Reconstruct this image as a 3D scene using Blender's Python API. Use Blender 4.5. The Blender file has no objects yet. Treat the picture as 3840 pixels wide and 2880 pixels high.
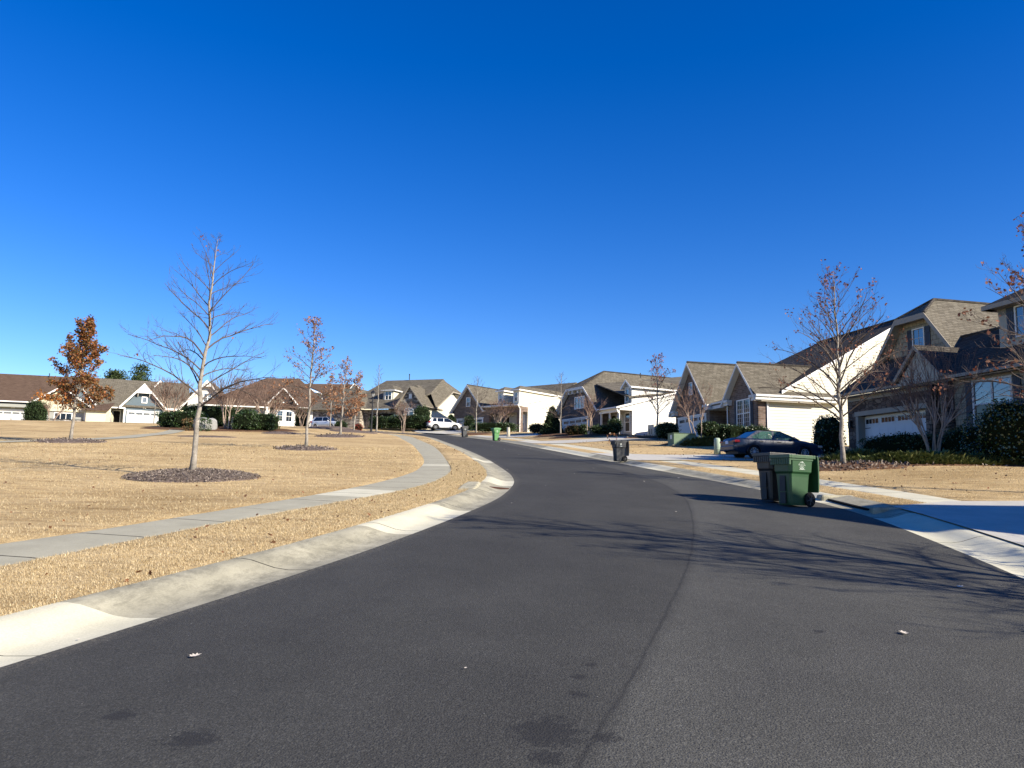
import bpy, math, random
from mathutils import Vector, Matrix, noise as mnoise
PI = math.pi
rad = math.radians
SC = bpy.context.scene
COL = SC.collection

# ------------------------------------------------------------------ camera
cam_d = bpy.data.cameras.new("camera")
cam = bpy.data.objects.new("camera", cam_d)
COL.objects.link(cam)
cam_d.sensor_fit = 'HORIZONTAL'
cam_d.sensor_width = 36.0
cam_d.lens = 36.0 * 2884 / 3840
cam_d.clip_start = 0.05
cam_d.clip_end = 3000
PITCH, ROLL = rad(7.5), rad(1.27)
f = Vector((0, math.cos(PITCH), math.sin(PITCH)))
u0 = Vector((0, -math.sin(PITCH), math.cos(PITCH)))
x0 = Vector((1, 0, 0))
U = math.cos(ROLL) * u0 - math.sin(ROLL) * x0
X = math.cos(ROLL) * x0 + math.sin(ROLL) * u0
m = Matrix((X, U, -f)).transposed().to_4x4()
m.translation = Vector((0, 0, 1.6))
cam.matrix_world = m
SC.camera = cam

# ------------------------------------------------------------------ light
SUN_EL = rad(27)
SUN_AZ = math.atan2(0.84, -0.54)          # clockwise from +Y
world = bpy.data.worlds.new("World")
SC.world = world
world.use_nodes = True
wn = world.node_tree
wn.nodes.clear()
sky = wn.nodes.new('ShaderNodeTexSky')
sky.sky_type = 'NISHITA'
sky.sun_disc = False
sky.sun_elevation = SUN_EL
sky.sun_rotation = SUN_AZ
sky.altitude = 300
sky.air_density = 1.0
sky.dust_density = 0.1
sky.ozone_density = 4.0
hs = wn.nodes.new('ShaderNodeHueSaturation')
hs.inputs['Hue'].default_value = 0.519
hs.inputs['Saturation'].default_value = 1.36
hs.inputs['Value'].default_value = 1.42
bg = wn.nodes.new('ShaderNodeBackground')
bg.inputs['Strength'].default_value = 0.064
wo = wn.nodes.new('ShaderNodeOutputWorld')
wn.links.new(sky.outputs[0], hs.inputs['Color'])
wn.links.new(hs.outputs[0], bg.inputs[0])
wn.links.new(bg.outputs[0], wo.inputs[0])
sun_d = bpy.data.lights.new("sun", 'SUN')
sun_d.energy = 5.0
sun_d.angle = rad(0.5)
sun_d.color = (1.0, 0.90, 0.74)
sun = bpy.data.objects.new("sun", sun_d)
COL.objects.link(sun)
sv = Vector((math.sin(SUN_AZ) * math.cos(SUN_EL), math.cos(SUN_AZ) * math.cos(SUN_EL), math.sin(SUN_EL)))
sun.rotation_euler = sv.to_track_quat('Z', 'Y').to_euler()
sun.location = sv * 60
SC.view_settings.view_transform = 'Standard'
SC.view_settings.look = 'None'
SC.view_settings.gamma = 1
SC.view_settings.exposure = 1.0
SC.cycles.max_bounces = 6
SC.cycles.transparent_max_bounces = 12

# ------------------------------------------------------------------ helpers
def tag(o, label=None, cat=None, group=None, kind=None):
    if label: o['label'] = label
    if cat: o['category'] = cat
    if group: o['group'] = group
    if kind: o['kind'] = kind
    return o
def empty(name, loc=(0, 0, 0), rz=0, label=None, cat=None, group=None):
    o = bpy.data.objects.new(name, None)
    COL.objects.link(o)
    o.empty_display_size = 0.3
    o.location = loc
    o.rotation_euler = (0, 0, rz)
    return tag(o, label, cat, group)
def copy_tree(o, parent=None):
    c = o.copy()
    COL.objects.link(c)
    c.parent = parent
    for ch in list(o.children):
        copy_tree(ch, c)
    return c
class MB:
    def __init__(s):
        s.v = []; s.f = []; s.mi = []; s.cur = 0
    def face(s, pts):
        i = len(s.v)
        s.v.extend([tuple(p) for p in pts])
        s.f.append(tuple(range(i, i + len(pts)))); s.mi.append(s.cur)
    def add(s, vs, fs):
        i = len(s.v)
        s.v.extend([tuple(p) for p in vs])
        for q in fs:
            s.f.append(tuple(i + k for k in q)); s.mi.append(s.cur)
    def prism(s, poly, ax, a0, a1):
        n = len(poly)
        def P(p, a):
            return (a, p[0], p[1]) if ax == 'x' else ((p[0], a, p[1]) if ax == 'y' else (p[0], p[1], a))
        vs = [P(p, a0) for p in poly] + [P(p, a1) for p in poly]
        fs = [tuple(range(n)), tuple(range(2 * n - 1, n - 1, -1))]
        fs += [(k, k + n, (k + 1) % n + n, (k + 1) % n) for k in range(n)]
        s.add(vs, fs)
        return s
    def box(s, x0, x1, y0, y1, z0, z1):
        return s.prism([(x0, y0), (x1, y0), (x1, y1), (x0, y1)], 'z', z0, z1)
    def slab(s, poly, t):
        n = len(poly)
        vs = [tuple(p) for p in poly] + [(p[0], p[1], p[2] - t) for p in poly]
        fs = [tuple(range(n)), tuple(range(2 * n - 1, n - 1, -1))]
        fs += [(k, k + n, (k + 1) % n + n, (k + 1) % n) for k in range(n)]
        s.add(vs, fs)
        return s
    def tube(s, pts, rs, n=6, cap=True):
        i0 = len(s.v)
        k = len(pts)
        ref = Vector((0.31, 0.17, 0.93))
        for j in range(k):
            p = Vector(pts[j])
            d = Vector(pts[min(j + 1, k - 1)]) - Vector(pts[max(j - 1, 0)])
            if d.length < 1e-9: d = Vector((0, 0, 1))
            d.normalize()
            a = d.cross(ref)
            if a.length < 0.05: a = d.cross(Vector((1, 0, 0)))
            a.normalize(); b = d.cross(a)
            r = rs[j] if hasattr(rs, '__len__') else rs
            for q in range(n):
                t = 2 * PI * q / n
                s.v.append(tuple(p + a * (r * math.cos(t)) + b * (r * math.sin(t))))
        for j in range(k - 1):
            for q in range(n):
                q2 = (q + 1) % n
                s.f.append((i0 + j * n + q, i0 + j * n + q2, i0 + (j + 1) * n + q2, i0 + (j + 1) * n + q)); s.mi.append(s.cur)
        if cap:
            s.f.append(tuple(i0 + q for q in range(n - 1, -1, -1))); s.mi.append(s.cur)
            s.f.append(tuple(i0 + (k - 1) * n + q for q in range(n))); s.mi.append(s.cur)
        return s
    def cyl(s, c, r, h, ax='z', n=16):
        c = Vector(c); d = {'x': Vector((1, 0, 0)), 'y': Vector((0, 1, 0)), 'z': Vector((0, 0, 1))}[ax]
        return s.tube([c, c + d * h], r, n)
    def ball(s, c, r, sx=1, sy=1, sz=1, nu=12, nv=8):
        vs = []; fs = []
        for j in range(nv + 1):
            t = PI * j / nv
            for i in range(nu):
                a = 2 * PI * i / nu
                vs.append((c[0] + r * sx * math.sin(t) * math.cos(a), c[1] + r * sy * math.sin(t) * math.sin(a), c[2] + r * sz * math.cos(t)))
        for j in range(nv):
            for i in range(nu):
                i2 = (i + 1) % nu
                fs.append((j * nu + i, (j + 1) * nu + i, (j + 1) * nu + i2, j * nu + i2))
        s.add(vs, fs); return s
    def build(s, name, mats, parent=None, smooth=False, bevel=0, fix=True):
        me = bpy.data.meshes.new(name)
        me.from_pydata(s.v, [], s.f)
        if not isinstance(mats, (list, tuple)): mats = [mats]
        for q in mats: me.materials.append(q)
        if len(mats) > 1: me.polygons.foreach_set('material_index', s.mi)
        if smooth: me.polygons.foreach_set('use_smooth', [True] * len(me.polygons))
        if fix:
            import bmesh
            bm = bmesh.new(); bm.from_mesh(me)
            if smooth: bmesh.ops.remove_doubles(bm, verts=bm.verts, dist=1e-5)
            bmesh.ops.recalc_face_normals(bm, faces=bm.faces)
            bm.to_mesh(me); bm.free()
        me.update()
        o = bpy.data.objects.new(name, me)
        COL.objects.link(o)
        o.parent = parent
        if bevel:
            b = o.modifiers.new('bevel', 'BEVEL'); b.width = bevel; b.segments = 2; b.limit_method = 'ANGLE'
        return o
def sm(a, b, x):
    t = max(0.0, min(1.0, (x - a) / (b - a)))
    return t * t * (3 - 2 * t)
def interp(tab, y):
    if y <= tab[0][0]: return tab[0][1]
    for (a, va), (b, vb) in zip(tab, tab[1:]):
        if y <= b: return va + (vb - va) * (y - a) / (b - a)
    return tab[-1][1]
def smooth_tab(tab):
    # catmull-rom resample at 0.5 m
    out = []
    n = len(tab)
    for i in range(n - 1):
        y0, a = tab[i]; y1, b = tab[i + 1]
        m0 = (tab[i + 1][1] - tab[max(i - 1, 0)][1]) / (tab[i + 1][0] - tab[max(i - 1, 0)][0])
        m1 = (tab[min(i + 2, n - 1)][1] - a) / (tab[min(i + 2, n - 1)][0] - y0)
        h = y1 - y0; k = max(1, int(h / 0.5))
        for j in range(k):
            t = j / k; t2 = t * t; t3 = t2 * t
            out.append((y0 + t * h, (2 * t3 - 3 * t2 + 1) * a + (t3 - 2 * t2 + t) * h * m0 + (-2 * t3 + 3 * t2) * b + (t3 - t2) * h * m1))
    out.append(tab[-1])
    return out
class Tab:
    def __init__(s, tab):
        s.t = smooth_tab(tab)
    def __call__(s, y):
        t = s.t
        if y <= t[0][0]:
            return t[0][1] + (y - t[0][0]) * (t[1][1] - t[0][1]) / (t[1][0] - t[0][0])
        if y >= t[-1][0]: return t[-1][1]
        lo, hi = 0, len(t) - 1
        while hi - lo > 1:
            md = (lo + hi) // 2
            if t[md][0] <= y: lo = md
            else: hi = md
        (a, va), (b, vb) = t[lo], t[hi]
        return va + (vb - va) * (y - a) / (b - a)

# ------------------------------------------------------------------ materials
def mat(name, rgb=(0.5, 0.5, 0.5), rough=0.7, metal=0.0, spec=0.5, build=None, **kw):
    m = bpy.data.materials.new(name)
    m.use_nodes = True
    nt = m.node_tree
    b = nt.nodes['Principled BSDF']
    b.inputs['Base Color'].default_value = (*rgb, 1)
    b.inputs['Roughness'].default_value = rough
    b.inputs['Metallic'].default_value = metal
    b.inputs['Specular IOR Level'].default_value = spec
    for k, v in kw.items(): b.inputs[k.replace('_', ' ')].default_value = v
    if build: build(nt, b)
    return m
def N(nt, t, **kw):
    n = nt.nodes.new('ShaderNode' + t)
    for k, v in kw.items():
        if k in ('operation', 'blend_type', 'data_type', 'noise_dimensions', 'feature', 'musgrave_type', 'wave_type', 'bands_direction', 'interpolation_type', 'attribute_name', 'invert', 'use_clamp', 'distance'): setattr(n, k, v)
        else: n.inputs[k].default_value = v
    return n
def obj_co(nt):
    return N(nt, 'TexCoord').outputs['Object']
def pos(nt):
    return N(nt, 'NewGeometry').outputs['Position']
def noise_tex(nt, vec, scale, detail=4, rough=0.55, dist=0):
    n = N(nt, 'TexNoise', Scale=scale, Detail=detail, Roughness=rough, Distortion=dist)
    nt.links.new(vec, n.inputs['Vector'])
    return n.outputs['Fac']
def ramp(nt, fac, stops):
    r = nt.nodes.new('ShaderNodeValToRGB')
    e = r.color_ramp.elements
    while len(e) < len(stops): e.new(0.5)
    for q, (p, c) in zip(e, stops):
        q.position = p; q.color = (*c, 1) if len(c) == 3 else c
    nt.links.new(fac, r.inputs[0])
    return r.outputs[0]
def mixc(nt, a, b, fac, mode='MIX'):
    n = N(nt, 'Mix', data_type='RGBA', blend_type=mode)
    for s, v in ((n.inputs[0], fac), (n.inputs[6], a), (n.inputs[7], b)):
        if hasattr(v, 'links'): nt.links.new(v, s)
        elif isinstance(v, (tuple, list)): s.default_value = (*v, 1) if len(v) == 3 else v
        else: s.default_value = v
    return n.outputs[2]
def mth(nt, op, a, b=None, c=None, clamp=False):
    n = N(nt, 'Math', operation=op, use_clamp=clamp)
    for s, v in zip(n.inputs, (a, b, c)):
        if v is None: continue
        if hasattr(v, 'links'): nt.links.new(v, s)
        else: s.default_value = v
    return n.outputs[0]
def bump(nt, b, h, strength=0.3, dist=0.02):
    n = N(nt, 'Bump', Strength=strength, Distance=dist)
    nt.links.new(h, n.inputs['Height'])
    nt.links.new(n.outputs[0], b.inputs['Normal'])
def mapv(nt, vec, scale=(1, 1, 1), rot=(0, 0, 0)):
    n = N(nt, 'Mapping')
    n.inputs['Scale'].default_value = scale
    n.inputs['Rotation'].default_value = rot
    nt.links.new(vec, n.inputs['Vector'])
    return n.outputs[0]
def uvz(nt):           # (x+y, z, 0) in object space : bricks and boards on axis aligned walls
    s = N(nt, 'SeparateXYZ'); nt.links.new(obj_co(nt), s.inputs[0])
    c = N(nt, 'CombineXYZ')
    nt.links.new(mth(nt, 'ADD', s.outputs[0], s.outputs[1]), c.inputs[0])
    nt.links.new(s.outputs[2], c.inputs[1])
    return c.outputs[0], s.outputs[2]
def island(nt):
    return N(nt, 'NewGeometry').outputs['Random Per Island']
def m_noise(name, c1, c2, scale=3, rough=0.8, bs=0.0, bsc=20, spec=0.3, **kw):
    def bd(nt, b):
        p = obj_co(nt)
        nt.links.new(ramp(nt, noise_tex(nt, p, scale, 6, 0.6), [(0.3, c1), (0.7, c2)]), b.inputs['Base Color'])
        if bs: bump(nt, b, noise_tex(nt, p, bsc, 4), bs, 0.02)
    return mat(name, c1, rough, spec=spec, build=bd, **kw)
def m_siding(name, c, pitch=0.2, rough=0.6):
    def bd(nt, b):
        v, z = uvz(nt)
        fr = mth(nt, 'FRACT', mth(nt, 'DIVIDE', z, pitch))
        n = noise_tex(nt, mapv(nt, obj_co(nt), (0.7, 0.7, 4)), 2.0, 4)
        col = mixc(nt, tuple(q * 0.93 for q in c), c, n)
        nt.links.new(col, b.inputs['Base Color'])
        col = mixc(nt, col, tuple(q * 0.45 for q in c), mth(nt, 'LESS_THAN', fr, 0.10))  # shadow line under each lap, painted into the siding colour
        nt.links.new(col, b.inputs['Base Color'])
        # board profile: thin reveal under every lap
        h = mth(nt, 'MULTIPLY', mth(nt, 'SUBTRACT', 1.0, fr), 0.6)
        g = mth(nt, 'GREATER_THAN', fr, 0.10)
        bump(nt, b, mth(nt, 'ADD', h, g), 1.0, 0.02)
    return mat(name, c, rough, spec=0.3, build=bd)
def m_brick(name, c1, c2, mortar, bw=0.24, bh=0.085, ms=0.012, rough=0.85, bs=0.5, off=0.5):
    def bd(nt, b):
        v, z = uvz(nt)
        t = N(nt, 'TexBrick', Scale=1.0)
        t.offset = off
        t.inputs['Brick Width'].default_value = bw
        t.inputs['Row Height'].default_value = bh
        t.inputs['Mortar Size'].default_value = ms
        t.inputs['Mortar Smooth'].default_value = 0.2
        t.inputs['Bias'].default_value = 0.0
        t.inputs['Color1'].default_value = (*c1, 1)
        t.inputs['Color2'].default_value = (*c2, 1)
        t.inputs['Mortar'].default_value = (*mortar, 1)
        nt.links.new(v, t.inputs['Vector'])
        n = noise_tex(nt, obj_co(nt), 3.0, 5)
        nt.links.new(mixc(nt, t.outputs[0], ramp(nt, n, [(0.3, (0.55, 0.55, 0.55)), (0.75, (1.25, 1.2, 1.15))]), 0.7, 'MULTIPLY'), b.inputs['Base Color'])
        bump(nt, b, mth(nt, 'SUBTRACT', 1.0, t.outputs[1]), bs, 0.02)
    return mat(name, c1, rough, spec=0.2, build=bd)
def m_stone(name, c1, c2, c3, sx=2.2, sz=5.0):
    def bd(nt, b):
        v, z = uvz(nt)
        vm = mapv(nt, v, (sx, sz, 1))
        t = N(nt, 'TexVoronoi', feature='F1', distance='CHEBYCHEV', Scale=1.0, Randomness=0.75)
        nt.links.new(vm, t.inputs['Vector'])
        e = N(nt, 'TexVoronoi', feature='DISTANCE_TO_EDGE', Scale=1.0, Randomness=0.75)
        nt.links.new(vm, e.inputs['Vector'])
        s = N(nt, 'SeparateColor'); nt.links.new(t.outputs['Color'], s.inputs[0])
        col = ramp(nt, s.outputs[0], [(0.1, c1), (0.5, c2), (0.95, c3)])
        edge = mth(nt, 'MULTIPLY', e.outputs[0], 14, clamp=True)
        nt.links.new(mixc(nt, tuple(q * 0.35 for q in c1), col, edge), b.inputs['Base Color'])
        bump(nt, b, mth(nt, 'ADD', edge, mth(nt, 'MULTIPLY', noise_tex(nt, obj_co(nt), 14, 4), 0.6)), 0.7, 0.03)
    return mat(name, c2, 0.9, spec=0.2, build=bd)
def m_shingle(name, c1, c2):
    def bd(nt, b):
        v, z = uvz(nt)
        t = N(nt, 'TexBrick', Scale=1.0)
        t.offset = 0.37
        t.inputs['Brick Width'].default_value = 0.34
        t.inputs['Row Height'].default_value = 0.115
        t.inputs['Mortar Size'].default_value = 0.010
        t.inputs['Color1'].default_value = (*c1, 1)
        t.inputs['Color2'].default_value = (*c2, 1)
        t.inputs['Mortar'].default_value = tuple(q * 0.45 for q in c1) + (1,)
        nt.links.new(v, t.inputs['Vector'])
        n = noise_tex(nt, mapv(nt, obj_co(nt), (1, 1, 3)), 1.3, 6, 0.7)
        nt.links.new(mixc(nt, t.outputs[0], ramp(nt, n, [(0.25, (0.75, 0.75, 0.75)), (0.75, (1.2, 1.2, 1.2))]), 1.0, 'MULTIPLY'), b.inputs['Base Color'])
        row = mth(nt, 'FRACT', mth(nt, 'DIVIDE', z, 0.115))
        bump(nt, b, mth(nt, 'ADD', mth(nt, 'MULTIPLY', mth(nt, 'SUBTRACT', 1.0, row), 0.7), mth(nt, 'SUBTRACT', 1.0, t.outputs[1])), 0.7, 0.02)
    return mat(name, c1, 0.95, spec=0.15, build=bd)
def m_leaf(name, cols, rough=0.6, trans=0.25, spec=0.3):
    def bd(nt, b):
        k = len(cols)
        c = ramp(nt, island(nt), [((i + 0.5) / k, q) for i, q in enumerate(cols)])
        nt.links.new(c, b.inputs['Base Color'])
        if trans:
            tr = N(nt, 'BsdfTranslucent'); nt.links.new(c, tr.inputs[0])
            mx = N(nt, 'MixShader'); mx.inputs[0].default_value = trans
            nt.links.new(b.outputs[0], mx.inputs[1]); nt.links.new(tr.outputs[0], mx.inputs[2])
            nt.links.new(mx.outputs[0], nt.nodes['Material Output'].inputs[0])
    return mat(name, cols[0], rough, spec=spec, build=bd)
def m_glass_window(name, base=(0.02, 0.03, 0.045), ior=1.9):
    def bd(nt, b):
        b.inputs['IOR'].default_value = ior
        bump(nt, b, noise_tex(nt, obj_co(nt), 1.2, 2), 0.06, 0.02)
    return mat(name, base, 0.04, spec=0.8, build=bd)

M = {}
def asphalt(nt, b):
    p = pos(nt)
    uv = N(nt, 'UVMap').outputs[0]
    s = N(nt, 'SeparateXYZ'); nt.links.new(uv, s.inputs[0])
    fine = N(nt, 'TexVoronoi', Scale=90.0); nt.links.new(p, fine.inputs['Vector'])
    pit = N(nt, 'TexVoronoi', Scale=16.0); nt.links.new(p, pit.inputs['Vector'])
    chip = N(nt, 'TexVoronoi', Scale=9.0); nt.links.new(p, chip.inputs['Vector'])
    big = noise_tex(nt, mapv(nt, p, (0.5, 0.22, 0.5)), 1.0, 5, 0.6)
    wob = mth(nt, 'MULTIPLY', mth(nt, 'SUBTRACT', noise_tex(nt, p, 1.3, 5, 0.75), 0.5), 0.10)
    lat = mth(nt, 'ADD', s.outputs[0], wob)
    side = mth(nt, 'MULTIPLY', mth(nt, 'SUBTRACT', lat, 3.95), 9.0, clamp=True)
    grain = ramp(nt, noise_tex(nt, p, 55, 4, 0.8), [(0.25, (0.032, 0.0318, 0.0285)), (0.5, (0.055, 0.0545, 0.0495)), (0.72, (0.115, 0.114, 0.104))])
    stone = ramp(nt, fine.outputs['Distance'], [(0.0, (1.25, 1.25, 1.22)), (0.35, (1.0, 1.0, 1.0)), (0.75, (0.8, 0.8, 0.8))])
    c = mixc(nt, grain, stone, 0.6, 'MULTIPLY')
    c = mixc(nt, c, ramp(nt, big, [(0.3, (0.84, 0.84, 0.85)), (0.7, (1.12, 1.12, 1.1))]), 1.0, 'MULTIPLY')
    c = mixc(nt, c, mixc(nt, (0.84, 0.84, 0.84), (1.16, 1.16, 1.15), side), 1.0, 'MULTIPLY')
    c = mixc(nt, c, (0.018, 0.018, 0.018), mth(nt, 'MULTIPLY', mth(nt, 'SUBTRACT', 0.16, pit.outputs['Distance']), 9, clamp=True))
    c = mixc(nt, c, (0.30, 0.29, 0.27), mth(nt, 'MULTIPLY', mth(nt, 'SUBTRACT', 0.045, chip.outputs['Distance']), 30, clamp=True))
    patch = noise_tex(nt, mapv(nt, p, (1.0, 1.0, 1.0)), 0.9, 8, 0.75)
    c = mixc(nt, c, ramp(nt, patch, [(0.35, (0.86, 0.86, 0.86)), (0.65, (1.12, 1.12, 1.12))]), 1.0, 'MULTIPLY')
    # wheel tracks along the lanes
    tr = mth(nt, 'SINE', mth(nt, 'MULTIPLY', s.outputs[0], 3.4))
    c = mixc(nt, c, ramp(nt, mth(nt, 'ADD', mth(nt, 'MULTIPLY', tr, 0.25), 0.5), [(0.2, (0.95, 0.95, 0.95)), (0.8, (1.05, 1.05, 1.05))]), 1.0, 'MULTIPLY')
    seam = mth(nt, 'SUBTRACT', 1.0, mth(nt, 'MULTIPLY', mth(nt, 'ABSOLUTE', mth(nt, 'SUBTRACT', lat, 3.95)), 42.0), clamp=True)
    edge_d = mth(nt, 'MULTIPLY', mth(nt, 'SUBTRACT', 1.0, mth(nt, 'MULTIPLY', s.outputs[0], 5.0), clamp=True), mth(nt, 'MULTIPLY', mth(nt, 'SUBTRACT', noise_tex(nt, p, 30, 5, 0.8), 0.45), 4, clamp=True))
    c = mixc(nt, c, (0.20, 0.18, 0.14), mth(nt, 'MULTIPLY', edge_d, 0.8))
    c = mixc(nt, c, (0.020, 0.020, 0.020), mth(nt, 'MULTIPLY', mth(nt, 'MULTIPLY', seam, noise_tex(nt, p, 9, 5, 0.8)), 1.3))
    for (x, y, r) in ((0.22, 4.06, 0.27), (0.5, 4.0, 0.1), (0.45, 4.9, 0.07), (0.42, 4.6, 0.08), (-2.0, 4.2, 0.11), (0.2, 3.75, 0.12), (-1.5, 3.9, 0.16), (2.4, 6.1, 0.07), (0.55, 5.15, 0.05)):
        d = N(nt, 'VectorMath', operation='DISTANCE')
        cc = N(nt, 'CombineXYZ')
        ss = N(nt, 'SeparateXYZ'); nt.links.new(p, ss.inputs[0])
        nt.links.new(ss.outputs[0], cc.inputs[0]); nt.links.new(ss.outputs[1], cc.inputs[1])
        nt.links.new(cc.outputs[0], d.inputs[0]); d.inputs[1].default_value = (x, y, 0)
        k = mth(nt, 'ADD', mth(nt, 'DIVIDE', d.outputs['Value'], r), mth(nt, 'MULTIPLY', noise_tex(nt, p, 22, 6, 0.85), 3.0))
        c = mixc(nt, c, (0.018, 0.018, 0.019), mth(nt, 'MULTIPLY', mth(nt, 'MULTIPLY', mth(nt, 'SUBTRACT', 2.25, k), 5, clamp=True), 0.72))
    nt.links.new(c, b.inputs['Base Color'])
    bump(nt, b, mth(nt, 'ADD', noise_tex(nt, p, 70, 3, 0.7), mth(nt, 'MULTIPLY', fine.outputs['Distance'], 0.6)), 0.55, 0.012)
M['asphalt'] = mat('asphalt', rough=0.92, spec=0.25, build=asphalt)
def concrete(c1, c2, stain=0.0, sc=1.0):
    def bd(nt, b):
        p = pos(nt)
        n = noise_tex(nt, p, 1.6 * sc, 6, 0.65)
        n2 = noise_tex(nt, p, 60, 3, 0.7)
        c = ramp(nt, n, [(0.3, c1), (0.7, c2)])
        c = mixc(nt, c, ramp(nt, n2, [(0.3, (0.88, 0.88, 0.88)), (0.7, (1.08, 1.08, 1.08))]), 1.0, 'MULTIPLY')
        if stain:
            k = noise_tex(nt, mapv(nt, p, (1.0, 0.55, 1)), 3.6, 10, 0.82, 0.3)
            c = mixc(nt, c, tuple(q * 0.5 for q in c1), mth(nt, 'MULTIPLY', mth(nt, 'MULTIPLY', mth(nt, 'SUBTRACT', k, 0.46), 5, clamp=True), stain))
        nt.links.new(c, b.inputs['Base Color'])
        bump(nt, b, n2, 0.2, 0.01)
    return bd
M['walk'] = mat('sidewalk concrete', rough=0.9, spec=0.2, build=concrete((0.32, 0.305, 0.228), (0.40, 0.38, 0.285), 0.14))
M['kerb'] = mat('stained kerb concrete', rough=0.9, spec=0.2, build=concrete((0.27, 0.255, 0.19), (0.42, 0.395, 0.295), 0.75))
M['newcon'] = mat('new pale concrete', rough=0.9, spec=0.2, build=concrete((0.50, 0.48, 0.36), (0.61, 0.585, 0.45), 0.08))
M['drive'] = mat('driveway concrete', rough=0.9, spec=0.2, build=concrete((0.42, 0.41, 0.36), (0.52, 0.50, 0.44), 0.12))
M['joint'] = mat('joint', (0.05, 0.047, 0.04), 1.0, spec=0.0)
M['slot'] = m_noise('red brown drain slot', (0.055, 0.022, 0.015), (0.10, 0.045, 0.03), 12)
def lawn(nt, b):
    p = pos(nt)
    big = noise_tex(nt, mapv(nt, p, (0.55, 1.0, 1.0)), 0.35, 5, 0.6)
    mid = noise_tex(nt, mapv(nt, p, (0.6, 2.2, 1.0), (0, 0, 0.2)), 1.4, 6, 0.7)
    fine = noise_tex(nt, mapv(nt, p, (1, 1, 1)), 26, 5, 0.8)
    c = ramp(nt, mid, [(0.25, (0.26, 0.18, 0.095)), (0.42, (0.46, 0.345, 0.19)), (0.7, (0.60, 0.475, 0.28))])
    c = mixc(nt, c, ramp(nt, big, [(0.32, (0.76, 0.71, 0.62)), (0.6, (1.12, 1.10, 1.05))]), 1.0, 'MULTIPLY')
    dk = noise_tex(nt, mapv(nt, p, (0.35, 2.6, 1.0), (0, 0, -0.12)), 1.0, 7, 0.8)
    c = mixc(nt, c, (0.16, 0.10, 0.05), mth(nt, 'MULTIPLY', mth(nt, 'MULTIPLY', mth(nt, 'SUBTRACT', dk, 0.52), 7, clamp=True), 0.55))
    spk = noise_tex(nt, p, 5.5, 5, 0.8)
    c = mixc(nt, c, (0.13, 0.075, 0.035), mth(nt, 'MULTIPLY', mth(nt, 'MULTIPLY', mth(nt, 'SUBTRACT', spk, 0.64), 14, clamp=True), 0.6))
    c = mixc(nt, c, ramp(nt, fine, [(0.28, (0.5, 0.46, 0.4)), (0.5, (0.98, 0.98, 0.98)), (0.72, (1.3, 1.28, 1.2))]), 0.85, 'MULTIPLY')
    nt.links.new(c, b.inputs['Base Color'])
    bump(nt, b, mth(nt, 'ADD', fine, mth(nt, 'MULTIPLY', mid, 0.8)), 0.8, 0.05)
M['lawn'] = mat('dormant lawn', rough=1.0, spec=0.05, build=lawn)
M['blade'] = m_leaf('dry grass blades', [(0.42, 0.31, 0.16), (0.66, 0.54, 0.33), (0.76, 0.65, 0.42), (0.30, 0.21, 0.10), (0.62, 0.50, 0.30)], 0.9, 0.25, 0.1)
M['mulch'] = m_noise('mulch', (0.075, 0.058, 0.05), (0.19, 0.15, 0.13), 9, 1.0, 1.0, 30, 0.05)
M['straw'] = m_noise('pine straw', (0.07, 0.04, 0.025), (0.17, 0.10, 0.06), 9, 1.0, 1.0, 30, 0.05)
M['chip'] = m_leaf('mulch chips', [(0.09, 0.07, 0.06), (0.16, 0.135, 0.12), (0.27, 0.23, 0.20), (0.12, 0.095, 0.08)], 1.0, 0.0, 0.05)
M['bark'] = m_noise('grey bark', (0.15, 0.135, 0.115), (0.36, 0.33, 0.285), 7, 0.95, 0.6, 25, 0.1)
M['barkdark'] = m_noise('dark twigs', (0.065, 0.052, 0.045), (0.14, 0.115, 0.10), 6, 0.95, 0.3, 25, 0.1)
M['crape'] = m_noise('crape myrtle bark', (0.24, 0.175, 0.135), (0.42, 0.33, 0.26), 5, 0.9, 0.3, 20, 0.15)
M['crapetwig'] = m_noise('crape twigs', (0.13, 0.085, 0.065), (0.22, 0.15, 0.12), 5, 0.95, 0.2, 20, 0.1)
M['oakleaf'] = m_leaf('russet oak leaves', [(0.15, 0.045, 0.022), (0.24, 0.09, 0.045), (0.09, 0.03, 0.02), (0.33, 0.17, 0.10), (0.17, 0.065, 0.04)])
M['redleaf'] = m_leaf('autumn oak leaves', [(0.20, 0.062, 0.02), (0.31, 0.11, 0.03), (0.13, 0.08, 0.022), (0.12, 0.042, 0.018), (0.33, 0.17, 0.07), (0.10, 0.08, 0.026)])
M['lowleaf'] = m_leaf('orange oak leaves', [(0.36, 0.13, 0.025), (0.30, 0.10, 0.02), (0.24, 0.12, 0.03), (0.42, 0.20, 0.06)])
M['pinkleaf'] = m_leaf('dull red leaves', [(0.22, 0.07, 0.06), (0.30, 0.13, 0.11), (0.15, 0.05, 0.04)])
M['brownleaf'] = m_leaf('brown dry leaves', [(0.26, 0.125, 0.06), (0.17, 0.075, 0.035), (0.36, 0.20, 0.11)])
M['litter'] = m_leaf('fallen leaves', [(0.13, 0.055, 0.025), (0.20, 0.09, 0.04), (0.08, 0.04, 0.02)], 0.8, 0)
M['paleleaf'] = m_leaf('pale dry leaf', [(0.62, 0.54, 0.44), (0.70, 0.64, 0.55), (0.48, 0.38, 0.28)], 0.8, 0.1)
M['holly'] = m_leaf('evergreen hedge leaves', [(0.020, 0.045, 0.012), (0.035, 0.07, 0.018), (0.014, 0.030, 0.010), (0.055, 0.09, 0.025)], 0.42, 0.08, 0.5)
M['gloss'] = m_leaf('glossy shrub leaves', [(0.018, 0.040, 0.012), (0.030, 0.055, 0.016), (0.045, 0.08, 0.025)], 0.25, 0.05, 0.8)
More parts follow.
